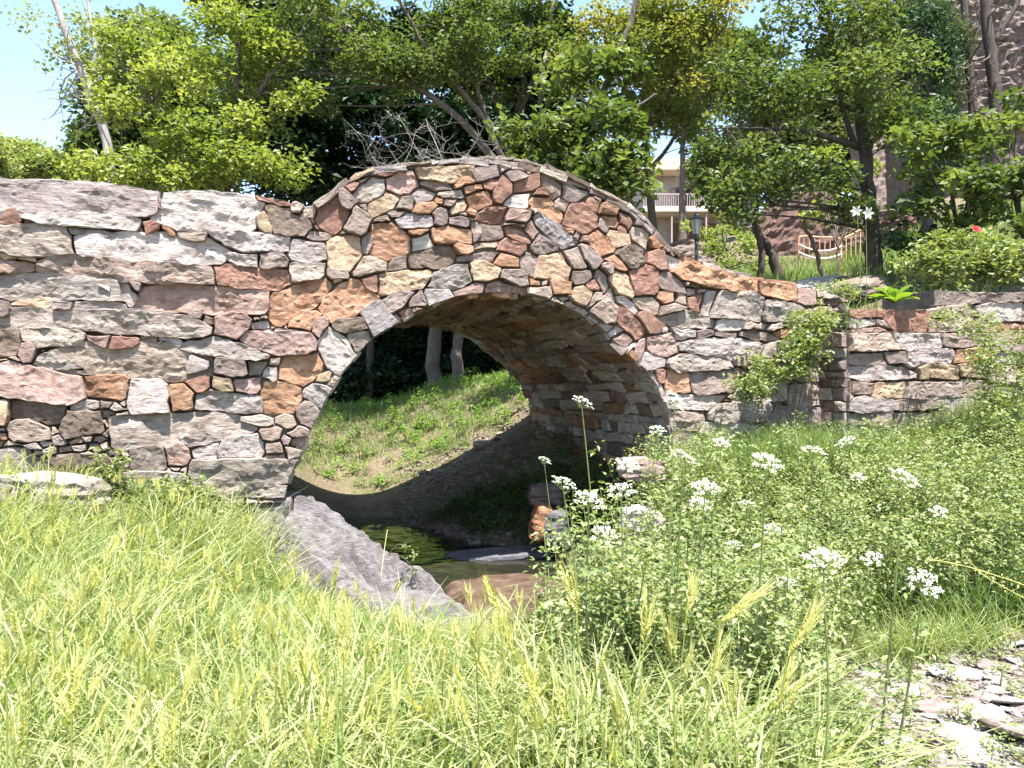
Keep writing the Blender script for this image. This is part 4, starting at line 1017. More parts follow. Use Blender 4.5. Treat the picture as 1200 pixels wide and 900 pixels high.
# path
pc = [((q_ - 600) / FPX * d_, d_) for q_, d_ in ((912, 8.5), (935, 9.6), (955, 10.8), (985, 12.2), (1030, 13.4))]
pth = smooth_path([Vector((x, y, 0)) for x, y in pc], 8); V = []; F = []
for i, p in enumerate(pth):
    d = (pth[min(i + 1, len(pth) - 1)] - pth[max(i - 1, 0)]).normalized(); sd_ = Vector((d.y, -d.x, 0))
    for j in range(9):
        q = p + sd_ * (j / 8 - .5) * .62; V.append((q.x, q.y, Hs(q.x, q.y) + .03 - .05 * abs(j / 4 - 1) ** 4))
for i in range(len(pth) - 1):
    for j in range(8): a = i * 9 + j; F.append((a, a + 1, a + 10, a + 9))
M['path'] = noisy('path_dust', (.22, .195, .165), (.34, .31, .27), 9, .95, .015)
tag(link('path', mesh_np('path', V, F), M['path']), 'pale dusty footpath curving uphill from the bridge', 'path', kind='structure')
# ---------------------------------------------------------------- rocks
def rock_mesh(name, rad, seed, sub=4, strat=8, amp=.16, flat_top=None):
    bm = bmesh.new(); bmesh.ops.create_icosphere(bm, subdivisions=sub, radius=1)
    o = Vector((seed * 3.7, seed * 1.3, seed * 2.1))
    for v in bm.verts:
        p = v.co.copy()
        # blocky: push towards a rounded box
        m = max(abs(p.x), abs(p.y), abs(p.z)); p = p.lerp(p / m * .82, .55)
        q = Vector((p.x * rad[0], p.y * rad[1], p.z * rad[2])); s = max(rad)
        n = mnoise.noise(q / s * 1.6 + o) * amp + mnoise.noise(q / s * 4 + o) * amp * .5
        lay = mnoise.noise(Vector((q.x / s * 1.2, q.y / s * 1.2, q.z / s * strat)) + o)
        n += math.tanh(lay * 5) * amp * .35
        p = p * (1 + n)
        if flat_top is not None and p.z > flat_top: p.z = flat_top + (p.z - flat_top) * .2
        v.co = Vector((p.x * rad[0], p.y * rad[1], p.z * rad[2]))
    me = bpy.data.meshes.new(name); bm.to_mesh(me); bm.free()
    return me
M['rock'] = stone_material('bank_rock', (4, 5, 16), .03, lichen=.15)
def rock(name, label, loc, rad, seed, col, rot=(0, 0, 0), cat='rock', group=None, sub=4, flat_top=None, mat='rock'):
    o = link(name, rock_mesh(name, rad, seed, sub, flat_top=flat_top), M[mat], None, loc)
    o.rotation_euler = rot; o.color = (*col, 1)
    return tag(o, label, cat, group)

# pale outcrop on the left bank, swept along its crest
cr = smooth_path([W(300, 592, 6.05), W(352, 588, 6.1), W(400, 622, 5.95), W(450, 660, 5.6), (W(505, 688, 5.25)), W(560, 708, 4.95), W(605, 745, 4.6)], 18)
V = []; nw = 52; g = np.random.default_rng(3)
for i, p in enumerate(cr):
    t_ = (cr[min(i + 1, len(cr) - 1)] - cr[max(i - 1, 0)]); t_.z = 0; t_.normalize(); sd_ = Vector((-t_.y, t_.x, 0))
    if sd_.x < 0: sd_ = -sd_
    f = i / (len(cr) - 1); taper = min(1, (1 - f) * 5 + .15)
    for j in range(nw):
        w = j / (nw - 1) * 1.15 - .72
        if w < 0: h = -.10 * (-w / .5) - .35 * max(0, -w - .45)
        else: h = -1.5 * w ** 1.3 if w < .12 else -.095 - (w - .12) * 2.6
        q = p + sd_ * (w * (0.75 + .25 * taper))
        al = q.dot(Vector((.62, -.75, .25)))
        n1 = mnoise.noise(Vector((al * .8, w * 9, 1.7))) ; n2 = mnoise.noise(q * 5.5); n3 = mnoise.noise(q * 15)
        n4 = mnoise.noise(Vector((al * 1.6, w * 24, 5.1)))
        z = q.z + h * (1 + .3 * n2) + .075 * math.tanh(n1 * 7) + .03 * math.tanh(n4 * 6) + .02 * n2 + .014 * n3 - (1 - taper) * .25
        V.append((q.x + .03 * n3, q.y + .03 * n2, z))
F = []
for i in range(len(cr) - 1):
    for j in range(nw - 1): a = i * nw + j; F.append((a, a + 1, a + nw + 1, a + nw))
nv = len(V); V += [(x, y, -2.2) for x, y, z in V]
for i in range(len(cr) - 1):
    for j in (0, nw - 1):
        a = i * nw + j; F.append((a, a + nw, a + nw + nv, a + nv) if j == 0 else (a + nw, a, a + nv, a + nw + nv))
for j in range(nw - 1):
    a = (len(cr) - 1) * nw + j; F.append((a, a + 1, a + 1 + nv, a + nv)); F.append((j + 1, j, j + nv, j + 1 + nv))
b = W(450, 760, 5.3)
t = empty('rock_outcrop', b, 'pale grey slate outcrop sloping from the bridge foot down to the water', 'rock')
me = mesh_np('rock', np.array(V) - np.array(b), F, False)
M['outcrop'] = stone_material('outcrop_slate', (8, 26, 26), .05, lichen=.08)
o = link('rock', me, M['outcrop'], t); o.color = (.235, .222, .23, 1)

rock('flat_rock', 'flat rusty brown wet rock shelf in the stream in front of the arch', W(625, 712, 5.75), (.74, .58, .15), 2, (.10, .066, .045), (0, .03, .25), sub=5)
rock('flat_rock', 'long low slab at the waters edge under the arch, shade painted in as blue grey', W(592, 652, 7.6), (.66, .24, .12), 3, (.13, .135, .155), (0, -.05, .1), flat_top=.4)  # dark bluish tint stands in for the shade of the arch
rock('boulder', 'rust orange boulder at the right foot inside the arch', W(634, 612, 7.4), (.10, .14, .20), 4, (.30, .15, .08), (0, .15, .3))
rock('boulder', 'blue grey boulder beside the rust orange one under the arch', W(652, 618, 7.4), (.14, .16, .20), 5, (.12, .12, .135))  # base colour darkened so the boulder reads as shaded
rock('boulder', 'dark brown boulder stacked above the rust orange one', W(640, 580, 7.7), (.20, .2, .12), 6, (.16, .12, .10))
rock('flat_rock', 'sunlit flat ledge stone at the edge of the arch shadow', gz(580, 10.9, -.05), (.32, .25, .09), 7, (.30, .26, .22), (0, 0, .2), flat_top=.3)
rock('boulder', 'low pale boulder half buried in grass at the left wall foot', W(55, 580, 4.75), (.36, .26, .15), 8, (.29, .265, .235), (0, .1, .2))
rock('boulder', 'mauve stone among the white flowers, upper one', W(752, 550, 5.4), (.18, .16, .09), 9, (.34, .25, .23))
rock('boulder', 'pinkish stone among the white flowers, lower one', W(752, 612, 4.9), (.15, .15, .10), 10, (.36, .30, .30))
rock('boulder', 'dark stone on the ground between path and garden wall', W(1000, 341, 8.7), (.15, .12, .09), 11, (.09, .08, .08))
rock('rock_bank', 'brown striated rock bank between the path and the dark trunk', W(1005, 338, 9.9), (.42, .3, .13), 12, (.20, .155, .13), (.1, -.3, .5))

# stony ground, bottom right
def ground_hit(px, py):
    x, z = (px - 600) / FPX, (450 - py) / FPX; y = 1.0
    for _ in range(60):
        h = Hs(x * y, y)
        if z * y < h: break
        y += .06
    return Vector((x * y, y, Hs(x * y, y)))
g = np.random.default_rng(14)
protos = [rock_mesh('stone', (1, .75, .30), 20 + i, 2, strat=5, amp=.2) for i in range(7)]
SLATE = [(1110, 838, .13), (1150, 852, .10), (1065, 812, .11), (1120, 795, .12), (1185, 870, .12), (1035, 868, .10), (1090, 872, .09), (1190, 830, .09), (1170, 790, .09), (1140, 880, .12), (1000, 888, .09), (1060, 888, .10), (1180, 745, .07), (1190, 760, .06)]
for i in range(110):
    px, py = g.uniform(985, 1215), g.uniform(755, 905)
    if (px - 985) < (905 - py) * .35 - 20: continue
    SLATE.append((px, py, g.uniform(.018, .055)))
SLAB = {(1110, 838): 'largest pale slate block in the middle of the stony ground', (1185, 870): 'big slate at the right edge of the stony ground', (1120, 795): 'big flat slate just above the largest block', (1140, 880): 'big slate at the bottom right below the largest block', (1065, 812): 'big slate left of the largest block'}
for px, py, r in SLATE:
    p = ground_hit(px, py)
    me = protos[g.integers(7)]
    o = link('slate_piece', me, M['pebble'] if not me.materials else None, None, p + Vector((0, 0, r * .12)))
    o.scale = (r, r, r * g.uniform(.35, .8)); o.rotation_euler = (g.normal(0, .14), g.normal(0, .14), g.uniform(0, 6.28))
    c = [(.27, .255, .25), (.28, .25, .235), (.22, .18, .17), (.31, .30, .285)][g.integers(4)]; o.color = (*c, 1)
    tag(o, SLAB.get((px, py), 'loose flat pale slate piece on the stony ground at the bottom right'), 'stone', 'loose slates on the stony ground')
mb = MB()
for i in range(2600):
    px, py = g.uniform(960, 1230), g.uniform(735, 930)
    x = (px - 600) / FPX; y = 1.2 * FPX / (py - 450); p = Vector((x * y, y, 0)); 
    mb.v.append((p.x, p.y, 0)); 
Q = np.array(mb.v); Q[:, 2] = H(Q[:, 0], Q[:, 1])
mb = MB()
for q in Q:
    r = g.uniform(.006, .02); a = g.uniform(0, 6.28); M_ = Matrix.Rotation(a, 3, 'Z') @ Matrix.Rotation(g.normal(0, .3), 3, 'X')
    vs = [M_ @ Vector((r * math.cos(k * 1.2566 + g.normal(0, .25)), r * .7 * math.sin(k * 1.2566), e * r * .2)) for e in (-1, 1) for k in range(5)]
    mb.add([Vector(q) + v + Vector((0, 0, .004)) for v in vs], [(5, 6, 7, 8, 9)] + [(k, (k + 1) % 5, 5 + (k + 1) % 5, 5 + k) for k in range(5)])
o = mb.build('slate_gravel', M['rock']); o.color = (.27, .245, .235, 1)
tag(o, 'pale slate chips and gravel covering the bottom right corner', 'gravel', kind='stuff')
# leaf litter and stones on the shaded slope under the arch
mb = MB()
for i in range(1500):
    x, y = g.uniform(-1.6, .9), g.uniform(8.0, 11.5); q = Vector((x, y, Hs(x, y))) if False else (x, y)
    mb.v.append((x, y, 0))
Q = np.array(mb.v); Q[:, 2] = H(Q[:, 0], Q[:, 1]); mb = MB()
for q in Q:
    r = g.uniform(.012, .05) * (2.0 if g.random() < .12 else 1); M_ = Matrix.Rotation(g.uniform(0, 6.28), 3, 'Z') @ Matrix.Rotation(g.normal(0, .4), 3, 'X')
    vs = [M_ @ Vector((r * math.cos(k * 1.2566 + g.normal(0, .25)), r * .7 * math.sin(k * 1.2566), e * r * .3)) for e in (-1, 1) for k in range(5)]
    mb.add([Vector(q) + v for v in vs], [(5, 6, 7, 8, 9)] + [(k, (k + 1) % 5, 5 + (k + 1) % 5, 5 + k) for k in range(5)])
o = mb.build('scree', M['rock']); o.color = (.24, .20, .165, 1); tag(o, 'loose stones and litter on the earth slope under the arch', 'rubble', kind='stuff')

# ---------------------------------------------------------------- grass
def blades(name, XY, h, wd, mat, label, g, lean=.35, curl=.5, cat='grass', v=None, zoff=0):
    n = len(XY); z = H(XY[:, 0], XY[:, 1]) + zoff
    B = np.c_[XY, z]
    az = g.uniform(0, 6.28, n); dr = np.c_[np.cos(az), np.sin(az), np.zeros(n)]
    fa = g.uniform(0, 6.28, n); wv = np.c_[np.cos(fa), np.sin(fa), np.zeros(n)]
    ln = np.abs(g.normal(0, lean, n)); cu = np.abs(g.normal(0, curl, n))
    V = []
    for t_, w_ in ((0, 1.0), (.4, .9), (.75, .6)):
        c = B + np.c_[np.zeros((n, 2)), h * (t_ - .25 * cu * t_ ** 2.5)] + dr * (h * (ln * t_ + cu * .6 * t_ ** 2.2))[:, None]
        V += [c - wv * (wd * w_ / 2)[:, None], c + wv * (wd * w_ / 2)[:, None]]
    V.append(B + np.c_[np.zeros((n, 2)), h * (1 - .45 * cu)] + dr * (h * (ln + cu * .75))[:, None])
    V = np.stack(V, 1).reshape(-1, 3)
    i = np.arange(n)[:, None] * 7
    F = np.concatenate([i + [[0, 1, 3]], i + [[0, 3, 2]], i + [[2, 3, 5]], i + [[2, 5, 4]], i + [[4, 5, 6]]], 1).reshape(-1, 3)
    if v is None: v = np.clip(g.normal(.5, .25, n), 0, 1)
    o = link(name, mesh_np(name, V, F, True, np.repeat(v, 7)), M[mat])
    return tag(o, label, cat, kind='stuff')

FD = np.array([NB.x, NB.y]); FP = np.array([P0.x, P0.y])
def front_of_wall(XY, m=.06, off=0): return (XY - FP) @ FD < -(m + off)
def pixels(XY, z): return np.c_[600 + XY[:, 0] / XY[:, 1] * FPX, 450 - z / XY[:, 1] * FPX]
crest = np.array([(p.x, p.y) for p in cr])
def near_outcrop(XY, r): return (((XY[:, None] - crest[None]) ** 2).sum(-1).min(1)) < r * r
def outcrop_side(XY):
    d = XY[:, None] - crest[None]; k = (d ** 2).sum(-1).argmin(1); dd = d[np.arange(len(XY)), k]; r = np.hypot(*dd.T)
    left = (dd[:, 0] < 0) | (dd[:, 1] < 0)
    return (r < .72) & (k > 14) | (r < .3)
def sample(n, y0, y1, g, px0=-40, px1=1240, power=1.0):
    y = y0 + (y1 - y0) * g.uniform(0, 1, n) ** power
    px = g.uniform(px0, px1, n)
    return np.c_[(px - 600) / FPX * y, y]
g = np.random.default_rng(31)
# foreground meadow, sun bleached
XY = sample(76000, 1.15, 6.4, g, -60, 1120, 1.15)
z = H(XY[:, 0], XY[:, 1]); pp = pixels(XY, z)
patch = np.sin(XY[:, 0] * 3.1 + 1) * np.sin(XY[:, 1] * 2.7) + .5 * np.sin(XY[:, 0] * 7.7) * np.sin(XY[:, 1] * 6.1 + 2)
stony = (pp[:, 0] > 1010 - (pp[:, 1] - 740) * .25) & (XY[:, 1] < 4.2)
keep = front_of_wall(XY) & (z > -1.50) & ~stony & ~(outcrop_side(XY) & (g.random(len(XY)) < .93)) & (pp[:, 0] < 900 + 0 * z) & ~((XY[:, 0] > -.6) & (XY[:, 1] > 4.25)) & (patch + g.normal(0, .6, len(XY)) > -.9)
# the right part of the foreground belongs to the leafy weeds
keep &= ~((XY[:, 0] > .15) & (XY[:, 1] > 2.6) & (g.random(len(XY)) < .8))
XY = XY[keep]; n = len(XY); y = XY[:, 1]
h = g.uniform(.10, .35, n) * np.clip(.85 + .05 * y, .8, 1.1) * np.where((XY[:, 0] > -1.7) & (y > 3.2), .6, 1) * (1 + .2 * patch[keep])
blades('meadow_grass', XY, h, g.uniform(.004, .0085, n) * np.clip(1.5 - .15 * y, 1, 1.4), 'grass_dry', 'sun bleached yellow green meadow grass across the foreground', g, .55, .8, v=np.clip(.5 + .28 * patch[keep] + g.normal(0, .22, n), 0, 1))
# greener tufts by the outcrop and at the foot of the left wall
XY = np.concatenate([sample(5200, 4.0, 5.9, g, 220, 400), sample(3200, 4.4, 6.0, g, -40, 330)])
XY = XY[front_of_wall(XY) & ~outcrop_side(XY)]; n = len(XY)
blades('grass_tufts', XY, g.uniform(.10, .24, n), g.uniform(.004, .008, n), 'grass_green', 'fresh green grass tufts beside the outcrop and wall foot', g, .35, .8)
# right meadow
XY = sample(30000, 3.9, 7.6, g, 800, 1260); z = H(XY[:, 0], XY[:, 1]); pp = pixels(XY, z)
keep = front_of_wall(XY, .06) & ~((pp[:, 0] > 985) & ((XY - FP) @ FD > -(GOFF + .08))) & (z > -1.35) & ~((pp[:, 1] > 742) & (pp[:, 0] > 960))
XY = XY[keep]; pp = pp[keep]; n = len(XY)
deep = (pp[:, 0] > 1030) & (XY[:, 1] < 5.2) & (pp[:, 1] < 745) & (g.random(n) < .7)  # blades recoloured darker here in place of a cast shadow
hh = g.uniform(.14, .38, n)
a_ = ~deep
blades('meadow_grass', XY[a_], hh[a_], g.uniform(.004, .008, a_.sum()), 'grass_green', 'tall green grass below the low wall on the right bank', g, .3, .5)
blades('meadow_grass', XY[deep], hh[deep] * 1.15, g.uniform(.005, .009, deep.sum()), 'grass_deep_shade', 'grass clump at the right edge above the stony ground, shade painted into its darker green', g, .35, .6)
# straw-green tuft above the stones
XY = np.c_[g.normal(1.95, .2, 900), g.normal(3.75, .07, 900)]
blades('grass_tuft', XY, g.uniform(.12, .28, 900), g.uniform(.003, .006, 900), 'grass_dry', 'arching straw green tuft at the upper edge of the stony ground', g, .6, 1.1)
# grass beyond the arch
XY = np.c_[g.uniform(-4.2, 1.0, 15000), g.uniform(10.9, 16, 15000)]; z = H(XY[:, 0], XY[:, 1])
pa = np.sin(XY[:, 0] * 2.3) * np.sin(XY[:, 1] * 1.9 + 1) + g.normal(0, .5, len(XY))
XY = XY[(pa > .55) | (XY[:, 1] > 12.9 + .25 * XY[:, 0])]; n = len(XY)
blades('bank_grass', XY, g.uniform(.08, .24, n), g.uniform(.006, .012, n), 'grass_green', 'sunlit grass on the bank beyond the arch', g, .4, .6)
# slope behind, right
XY = np.c_[g.uniform(2.2, 11, 26000), g.uniform(8.6, 19, 26000)]
pxy = np.array([(p.x, p.y) for p in pth]); keep = (((XY[:, None] - pxy[None]) ** 2).sum(-1).min(1) > .42 ** 2) & ((XY - FP) @ FD > .9)
XY = XY[keep]; n = len(XY)
blades('slope_grass', XY, g.uniform(.10, .32, n), g.uniform(.008, .016, n), 'grass_green', 'rough grass on the slope behind the right wall', g, .4, .5)

# ---------------------------------------------------------------- leafy weeds
def weeds(name, XY, hgt, leaf, mat, label, g, per=70, spread=.11, kind='stuff', parent=None, off=(0, 0, 0), z=None, cat='weeds', stem=True, up=.9):
    n = len(XY); z = H(XY[:, 0], XY[:, 1]) if z is None else z
    P = []; vv = []; mb = MB()
    for i in range(n):
        m = int(per * g.uniform(.6, 1.3)); t_ = g.uniform(.12, 1, m) ** .8
        lx, ly = g.normal(0, .14, 2) * hgt[i]
        r = spread * (1.15 - .75 * t_) * np.sqrt(g.uniform(0, 1, m)); a = g.uniform(0, 6.28, m)
        P.append(np.c_[XY[i, 0] + lx * t_ + r * np.cos(a), XY[i, 1] + ly * t_ + r * np.sin(a), z[i] + hgt[i] * t_])
        vv.append(np.clip(g.normal(.5, .15) + g.normal(0, .18, m), 0, 1))
        if stem:
            b_ = Vector((XY[i, 0], XY[i, 1], z[i] - .02)); mb.tube([b_, b_ + Vector((lx * .5, ly * .5, hgt[i] * .5)), b_ + Vector((lx, ly, hgt[i]))], [.004, .003, .0015], 3, False)
    P = np.concatenate(P) - np.array(off); v = np.concatenate(vv)
    V, F, at = leaf_arrays(P, np.full(len(P), leaf), g, up, .55, .1, v, .1)
    nm = name if parent is None else 'foliage'
    o = link(nm, mesh_np(nm, V, F, False, at), M[mat], parent)
    if stem and mb.v:
        f = np.array(mb.f); sv = np.array(mb.v) - np.array(off)
        s_ = link('stems', mesh_np('stems', sv, f, True, np.full(len(sv), .5)), M['stalk'], parent if parent is not None else o)
        if parent is None: tag(s_, kind='stuff')
    if parent is None: tag(o, label, cat, kind='stuff')
    return o
g = np.random.default_rng(33)
XY = sample(900, 2.3, 5.9, g, 640, 1010); z = H(XY[:, 0], XY[:, 1]); pp = pixels(XY, z)
keep = front_of_wall(XY, .15) & (z > -1.56) & (pp[:, 0] > 655 + (pp[:, 1] < 690) * 10) & ~((pp[:, 0] < 690) & (XY[:, 1] > 4.6)) & ~((pp[:, 0] > 960) & (pp[:, 1] > 760))
XY = XY[keep]; n = len(XY)
hg = g.uniform(.16, .62, n) * np.clip(1.2 - .07 * XY[:, 1], .75, 1.1) * np.where(g.random(n) < .25, 1.35, 1)
weeds('leafy_weeds', XY, hg, .027, 'weed', 'pale ferny leafy weeds filling the right bank below the white flowers', g, 150, .12)
XY = sample(300, 1.6, 2.6, g, 620, 1010); z = H(XY[:, 0], XY[:, 1])
weeds('leafy_weeds', XY, g.uniform(.10, .30, len(XY)), .022, 'weed', 'low pale leafy weeds at the bottom centre right', g, 80, .10)
XY = sample(330, 5.0, 7.0, g, 800, 1250); keep = front_of_wall(XY, .2) & ~((600 + XY[:, 0] / XY[:, 1] * FPX > 985) & ((XY - FP) @ FD > -(GOFF + .15)))
XY = XY[keep]
weeds('leafy_weeds', XY, g.uniform(.12, .48, len(XY)), .034, 'weed', 'leafy weeds mixed in the tall grass of the right bank', g, 60, .12)
XY = sample(360, 4.1, 6.3, g, 880, 1260); z = H(XY[:, 0], XY[:, 1]); pp = pixels(XY, z); k = front_of_wall(XY, .25) & (pp[:, 1] < 735) & ~((pp[:, 0] > 985) & ((XY - FP) @ FD > -(GOFF + .2))); XY = XY[k]
weeds('leafy_weeds', XY, g.uniform(.22, .62, len(XY)), .030, 'weed', 'tall tangled pale weeds on the right bank in front of the garden wall', g, 120, .13)
XY = sample(70, 2.45, 3.9, g, 960, 1230); weeds('stone_weeds', XY, g.uniform(.03, .12, len(XY)), .02, 'weed', 'sparse low weeds growing between the loose slates', g, 40, .06)
# tall weeds and grass that hide the right foot of the arch and the wall foot
XY = sample(230, 4.7, 6.5, g, 690, 870); z = H(XY[:, 0], XY[:, 1]); k = front_of_wall(XY, .12) & (z > -1.58); XY, z = XY[k], z[k]
weeds('leafy_weeds', XY, np.clip((-.28 - z) * g.uniform(.55, 1.0, len(XY)), .15, 1.2), .032, 'weed', 'tall leafy weeds hiding the right foot of the arch', g, 130, .13)
XY = sample(5200, 5.9, 7.3, g, 800, 1010); z = H(XY[:, 0], XY[:, 1]); k = front_of_wall(XY, .08) & ~((600 + XY[:, 0] / XY[:, 1] * FPX > 985) & ((XY - FP) @ FD > -(GOFF + .1))); XY, z = XY[k], z[k]
blades('wall_grass', XY, np.clip((-.22 - z) * g.uniform(.45, 1.0, len(XY)), .1, .8), g.uniform(.004, .008, len(XY)), 'grass_green', 'tall pale grass standing along the foot of the low wall', g, .25, .45)
# shade weeds under the arch
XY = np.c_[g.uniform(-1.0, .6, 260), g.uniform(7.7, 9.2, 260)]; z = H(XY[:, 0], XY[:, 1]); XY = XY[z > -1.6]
weeds('shade_weeds', XY, g.uniform(.06, .22, len(XY)), .05, 'grass_deep_shade', 'green weeds on the shaded slope above the water', g, 40, .13)
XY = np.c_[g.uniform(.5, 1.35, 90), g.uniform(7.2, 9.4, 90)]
weeds('shade_weeds', XY, g.uniform(.12, .4, len(XY)), .05, 'grass_deep_shade', 'taller green weeds in the shade at the right inner foot of the arch', g, 50, .13)
XY = np.c_[g.uniform(-3.2, .4, 170), g.uniform(11, 14.6, 170)]
weeds('bank_weeds', XY, g.uniform(.08, .3, len(XY)), .05, 'broad', 'bright low weeds on the sunlit bank beyond the arch', g, 45, .14)
# single weed plants at the left wall
for px, py, d, hh_, lab in [(132, 545, 4.95, .50, 'upright leafy weed against the left slate wall, tallest'), (210, 570, 5.2, .34, 'leafy weed below the mauve stone of the left wall'), (165, 575, 5.0, .30, 'small leafy weed between the two taller ones at the wall'), (232, 582, 5.3, .36, 'leafy weed nearest the bridge foot at the left wall'), (20, 560, 4.6, .26, 'low leafy weed at the left edge of the wall foot')]:
    b = gz((px), d); nn = 9
    XY = np.c_[b.x + g.normal(0, .07, nn), b.y + g.normal(0, .04, nn)]
    t = empty('weed_plant', b, lab, 'plant')
    weeds('weed_plant', XY, g.uniform(.6, 1.05, nn) * hh_ * 1.15, .045, 'weed', None, g, 60, .08, parent=t, off=tuple(b))
# bushes on and beside the walls
def bush(name, lab, el, mat, leaf, per, seed, base, clump=(.07, .16), cat='shrub'):
    g = np.random.default_rng(seed)
    P, v, CC = crown_points([e[:6] + (e[6] * 2.6,) for e in el], g, per, clump, leaf, .8)
    # more, smaller clumps than a tree
    V, F, at = leaf_arrays(P, np.full(len(P), leaf), g, .7, .6, .1, v, .1)
    t = empty(name, base, lab, cat)
    link('foliage', mesh_np('foliage', V - np.array(base), F, False, at), M[mat], t)
    mb = MB()
    for c in CC[::5]: mb.tube(smooth_path([base, Vector(base).lerp(Vector(c), .5) + Vector((0, 0, .04)), Vector(c)], 3), .004, 3, False)
    tag(mb.build('stems', M['bark'], t, True, off=base), kind='stuff')
    return t
bush('shrub', 'rounded pale green shrub growing out of the low wall', [(915,425,50,38,7.0,.18,3.2),(945,385,28,25,7.15,.12,3.0),(880,450,25,20,6.9,.12,2.6),(960,400,20,35,7.1,.12,2.6)], 'weed', .045, 1500, 81, gz(920, 7.1))
bush('shrub', 'pale small leaved shrub in front of the right end of the garden wall', [(1180,440,40,55,6.5,.16,3.0),(1165,490,30,30,6.4,.14,3.0),(1210,400,25,40,6.6,.14,2.6)], 'weed', .038, 1500, 82, gz(1180, 6.5))
bush('creeper', 'small creeping plant on the ledge right of the broad leaved plant', [(1125,375,28,14,6.95,.08,3.0),(1150,385,18,12,6.9,.08,2.6)], 'weed', .035, 1500, 83, W(1130, 392, 7.05), cat='plant')
bush('creeper', 'little green plant in the corner left of the broad leaved plant', [(985,372,13,12,7.3,.07,3.0)], 'weed', .035, 1500, 84, W(985, 388, 7.3), cat='plant')
bush('creeper', 'pale creeper spilling over the end of the low wall', [(925,355,45,14,7.55,.15,2.6),(985,340,40,8,8.0,.2,2.0)], 'leaf_pale', .035, 1500, 85, W(930, 365, 7.6), cat='plant')
bush('rose_bush', 'rose bush with pale glossy leaves behind the garden wall', [(1135,300,60,28,8.6,.3,2.2),(1180,310,45,22,8.4,.3,2.2),(1100,315,40,20,8.5,.3,2.0)], 'weed', .075, 700, 86, gz(1140, 8.7), (.1, .2))
t = bush('trailing_plant', 'small trailing plant hanging over the outcrop edge above the water', [(468,645,18,10,5.35,.06,3.0),(484,665,8,14,5.3,.04,3.0)], 'weed', .022, 2600, 87, W(455, 650, 5.35), (.03, .06), 'plant')

# rose bloom, lily, broad-leaved plant
def petal_flower(name, lab, loc, n, L, wd, mat, tilt, face, stem_to, seed):
    g = np.random.default_rng(seed); t = empty(name, stem_to, lab, 'flower')
    rot = Vector(face).to_track_quat('Z', 'Y').to_matrix(); V = []; F = []; at = []
    for k in range(n):
        a = 2 * math.pi * k / n + g.normal(0, .1); d = Vector((math.cos(a), math.sin(a), 0)); w = Vector((-d.y, d.x, 0)); o_ = len(V)
        for s_, ww in ((.0, .25), (.35, 1), (.7, .8), (1, .05)):
            r = L * s_; zz = L * tilt * math.sin(s_ * 2.0)
            for e in (-1, 1): V.append(rot @ (d * r + w * wd * ww * .5 * e + Vector((0, 0, zz))) + Vector(loc) - Vector(stem_to)); at.append(g.uniform(.4, 1))
        F += [(o_ + 2 * i, o_ + 2 * i + 1, o_ + 2 * i + 3, o_ + 2 * i + 2) for i in range(3)]
    link('petals', mesh_np('petals', [tuple(v) for v in V], F, True, at), M[mat], t)
    mb = MB(); a = Vector(loc) - Vector(stem_to)
    mb.tube(smooth_path([Vector((0, 0, 0)), a * .5 + Vector((.03, 0, .05)), a - Vector(face) * .02], 5), .0032, 5, False)
    s_ = link('stem', mesh_np('stem', mb.v, mb.f, True, np.full(len(mb.v), .6)), M['stalk'], t)
    return t
petal_flower('lily', 'white star shaped lily in front of the dark trunk, right bloom', W(1016, 250, 8.3), 6, .072, .034, 'petal', .35, (.2, -.9, -.1), gz(1008, 8.4), 1)
petal_flower('lily', 'white star shaped lily in front of the dark trunk, left bloom', W(1004, 248, 8.35), 6, .065, .03, 'petal', .35, (-.6, -.7, .1), gz(1006, 8.42), 2)
petal_flower('rose', 'single red rose bloom on the rose bush', W(1143, 271, 8.3), 9, .05, .06, 'red', .7, (0, -.8, .6), W(1140, 300, 8.5), 3)
b = fpt(face_sz(1053, 363, GOFF - .07)[0], face_sz(1053, 362, GOFF - .07)[1], -(GOFF - .07) + .06) + Vector((0, 0, .06))
t = empty('broad_leaf_plant', b, 'bright green broad leaved rosette plant on the garden wall ledge', 'plant'); g = np.random.default_rng(5)
for k in range(22):
    a = g.uniform(0, 6.28) if k > 3 else [3.4, -.3, 3.9, -.9][k]; el = g.uniform(.5, 1.3) if k > 3 else g.uniform(.2, .5); L = g.uniform(.2, .32); wd = L * .5
    d = Vector((math.cos(a) * math.cos(el), math.sin(a) * math.cos(el), math.sin(el))); w = d.cross(Vector((0, 0, 1))).normalized(); up = w.cross(d)
    V = []; at = []; v0 = g.uniform(.2, 1)
    for s_, ww in ((0, .12), (.25, .6), (.5, 1), (.75, .85), (.92, .45), (1, .03)):
        c = d * L * s_ - Vector((0, 0, 1)) * L * .28 * s_ ** 2.4
        for e, zz in ((-1, .12), (0, 0), (1, .12)): V.append(c + w * wd * ww * .5 * e + up * wd * zz * ww + Vector((g.normal(0, .003), 0, g.normal(0, .004)))); at.append(v0)
    F = []
    for i in range(5):
        for j in range(2): q = i * 3 + j; F.append((q, q + 1, q + 4, q + 3))
    link('leaf', mesh_np('leaf', [tuple(v) for v in V], F, True, at), M['broad'], t)

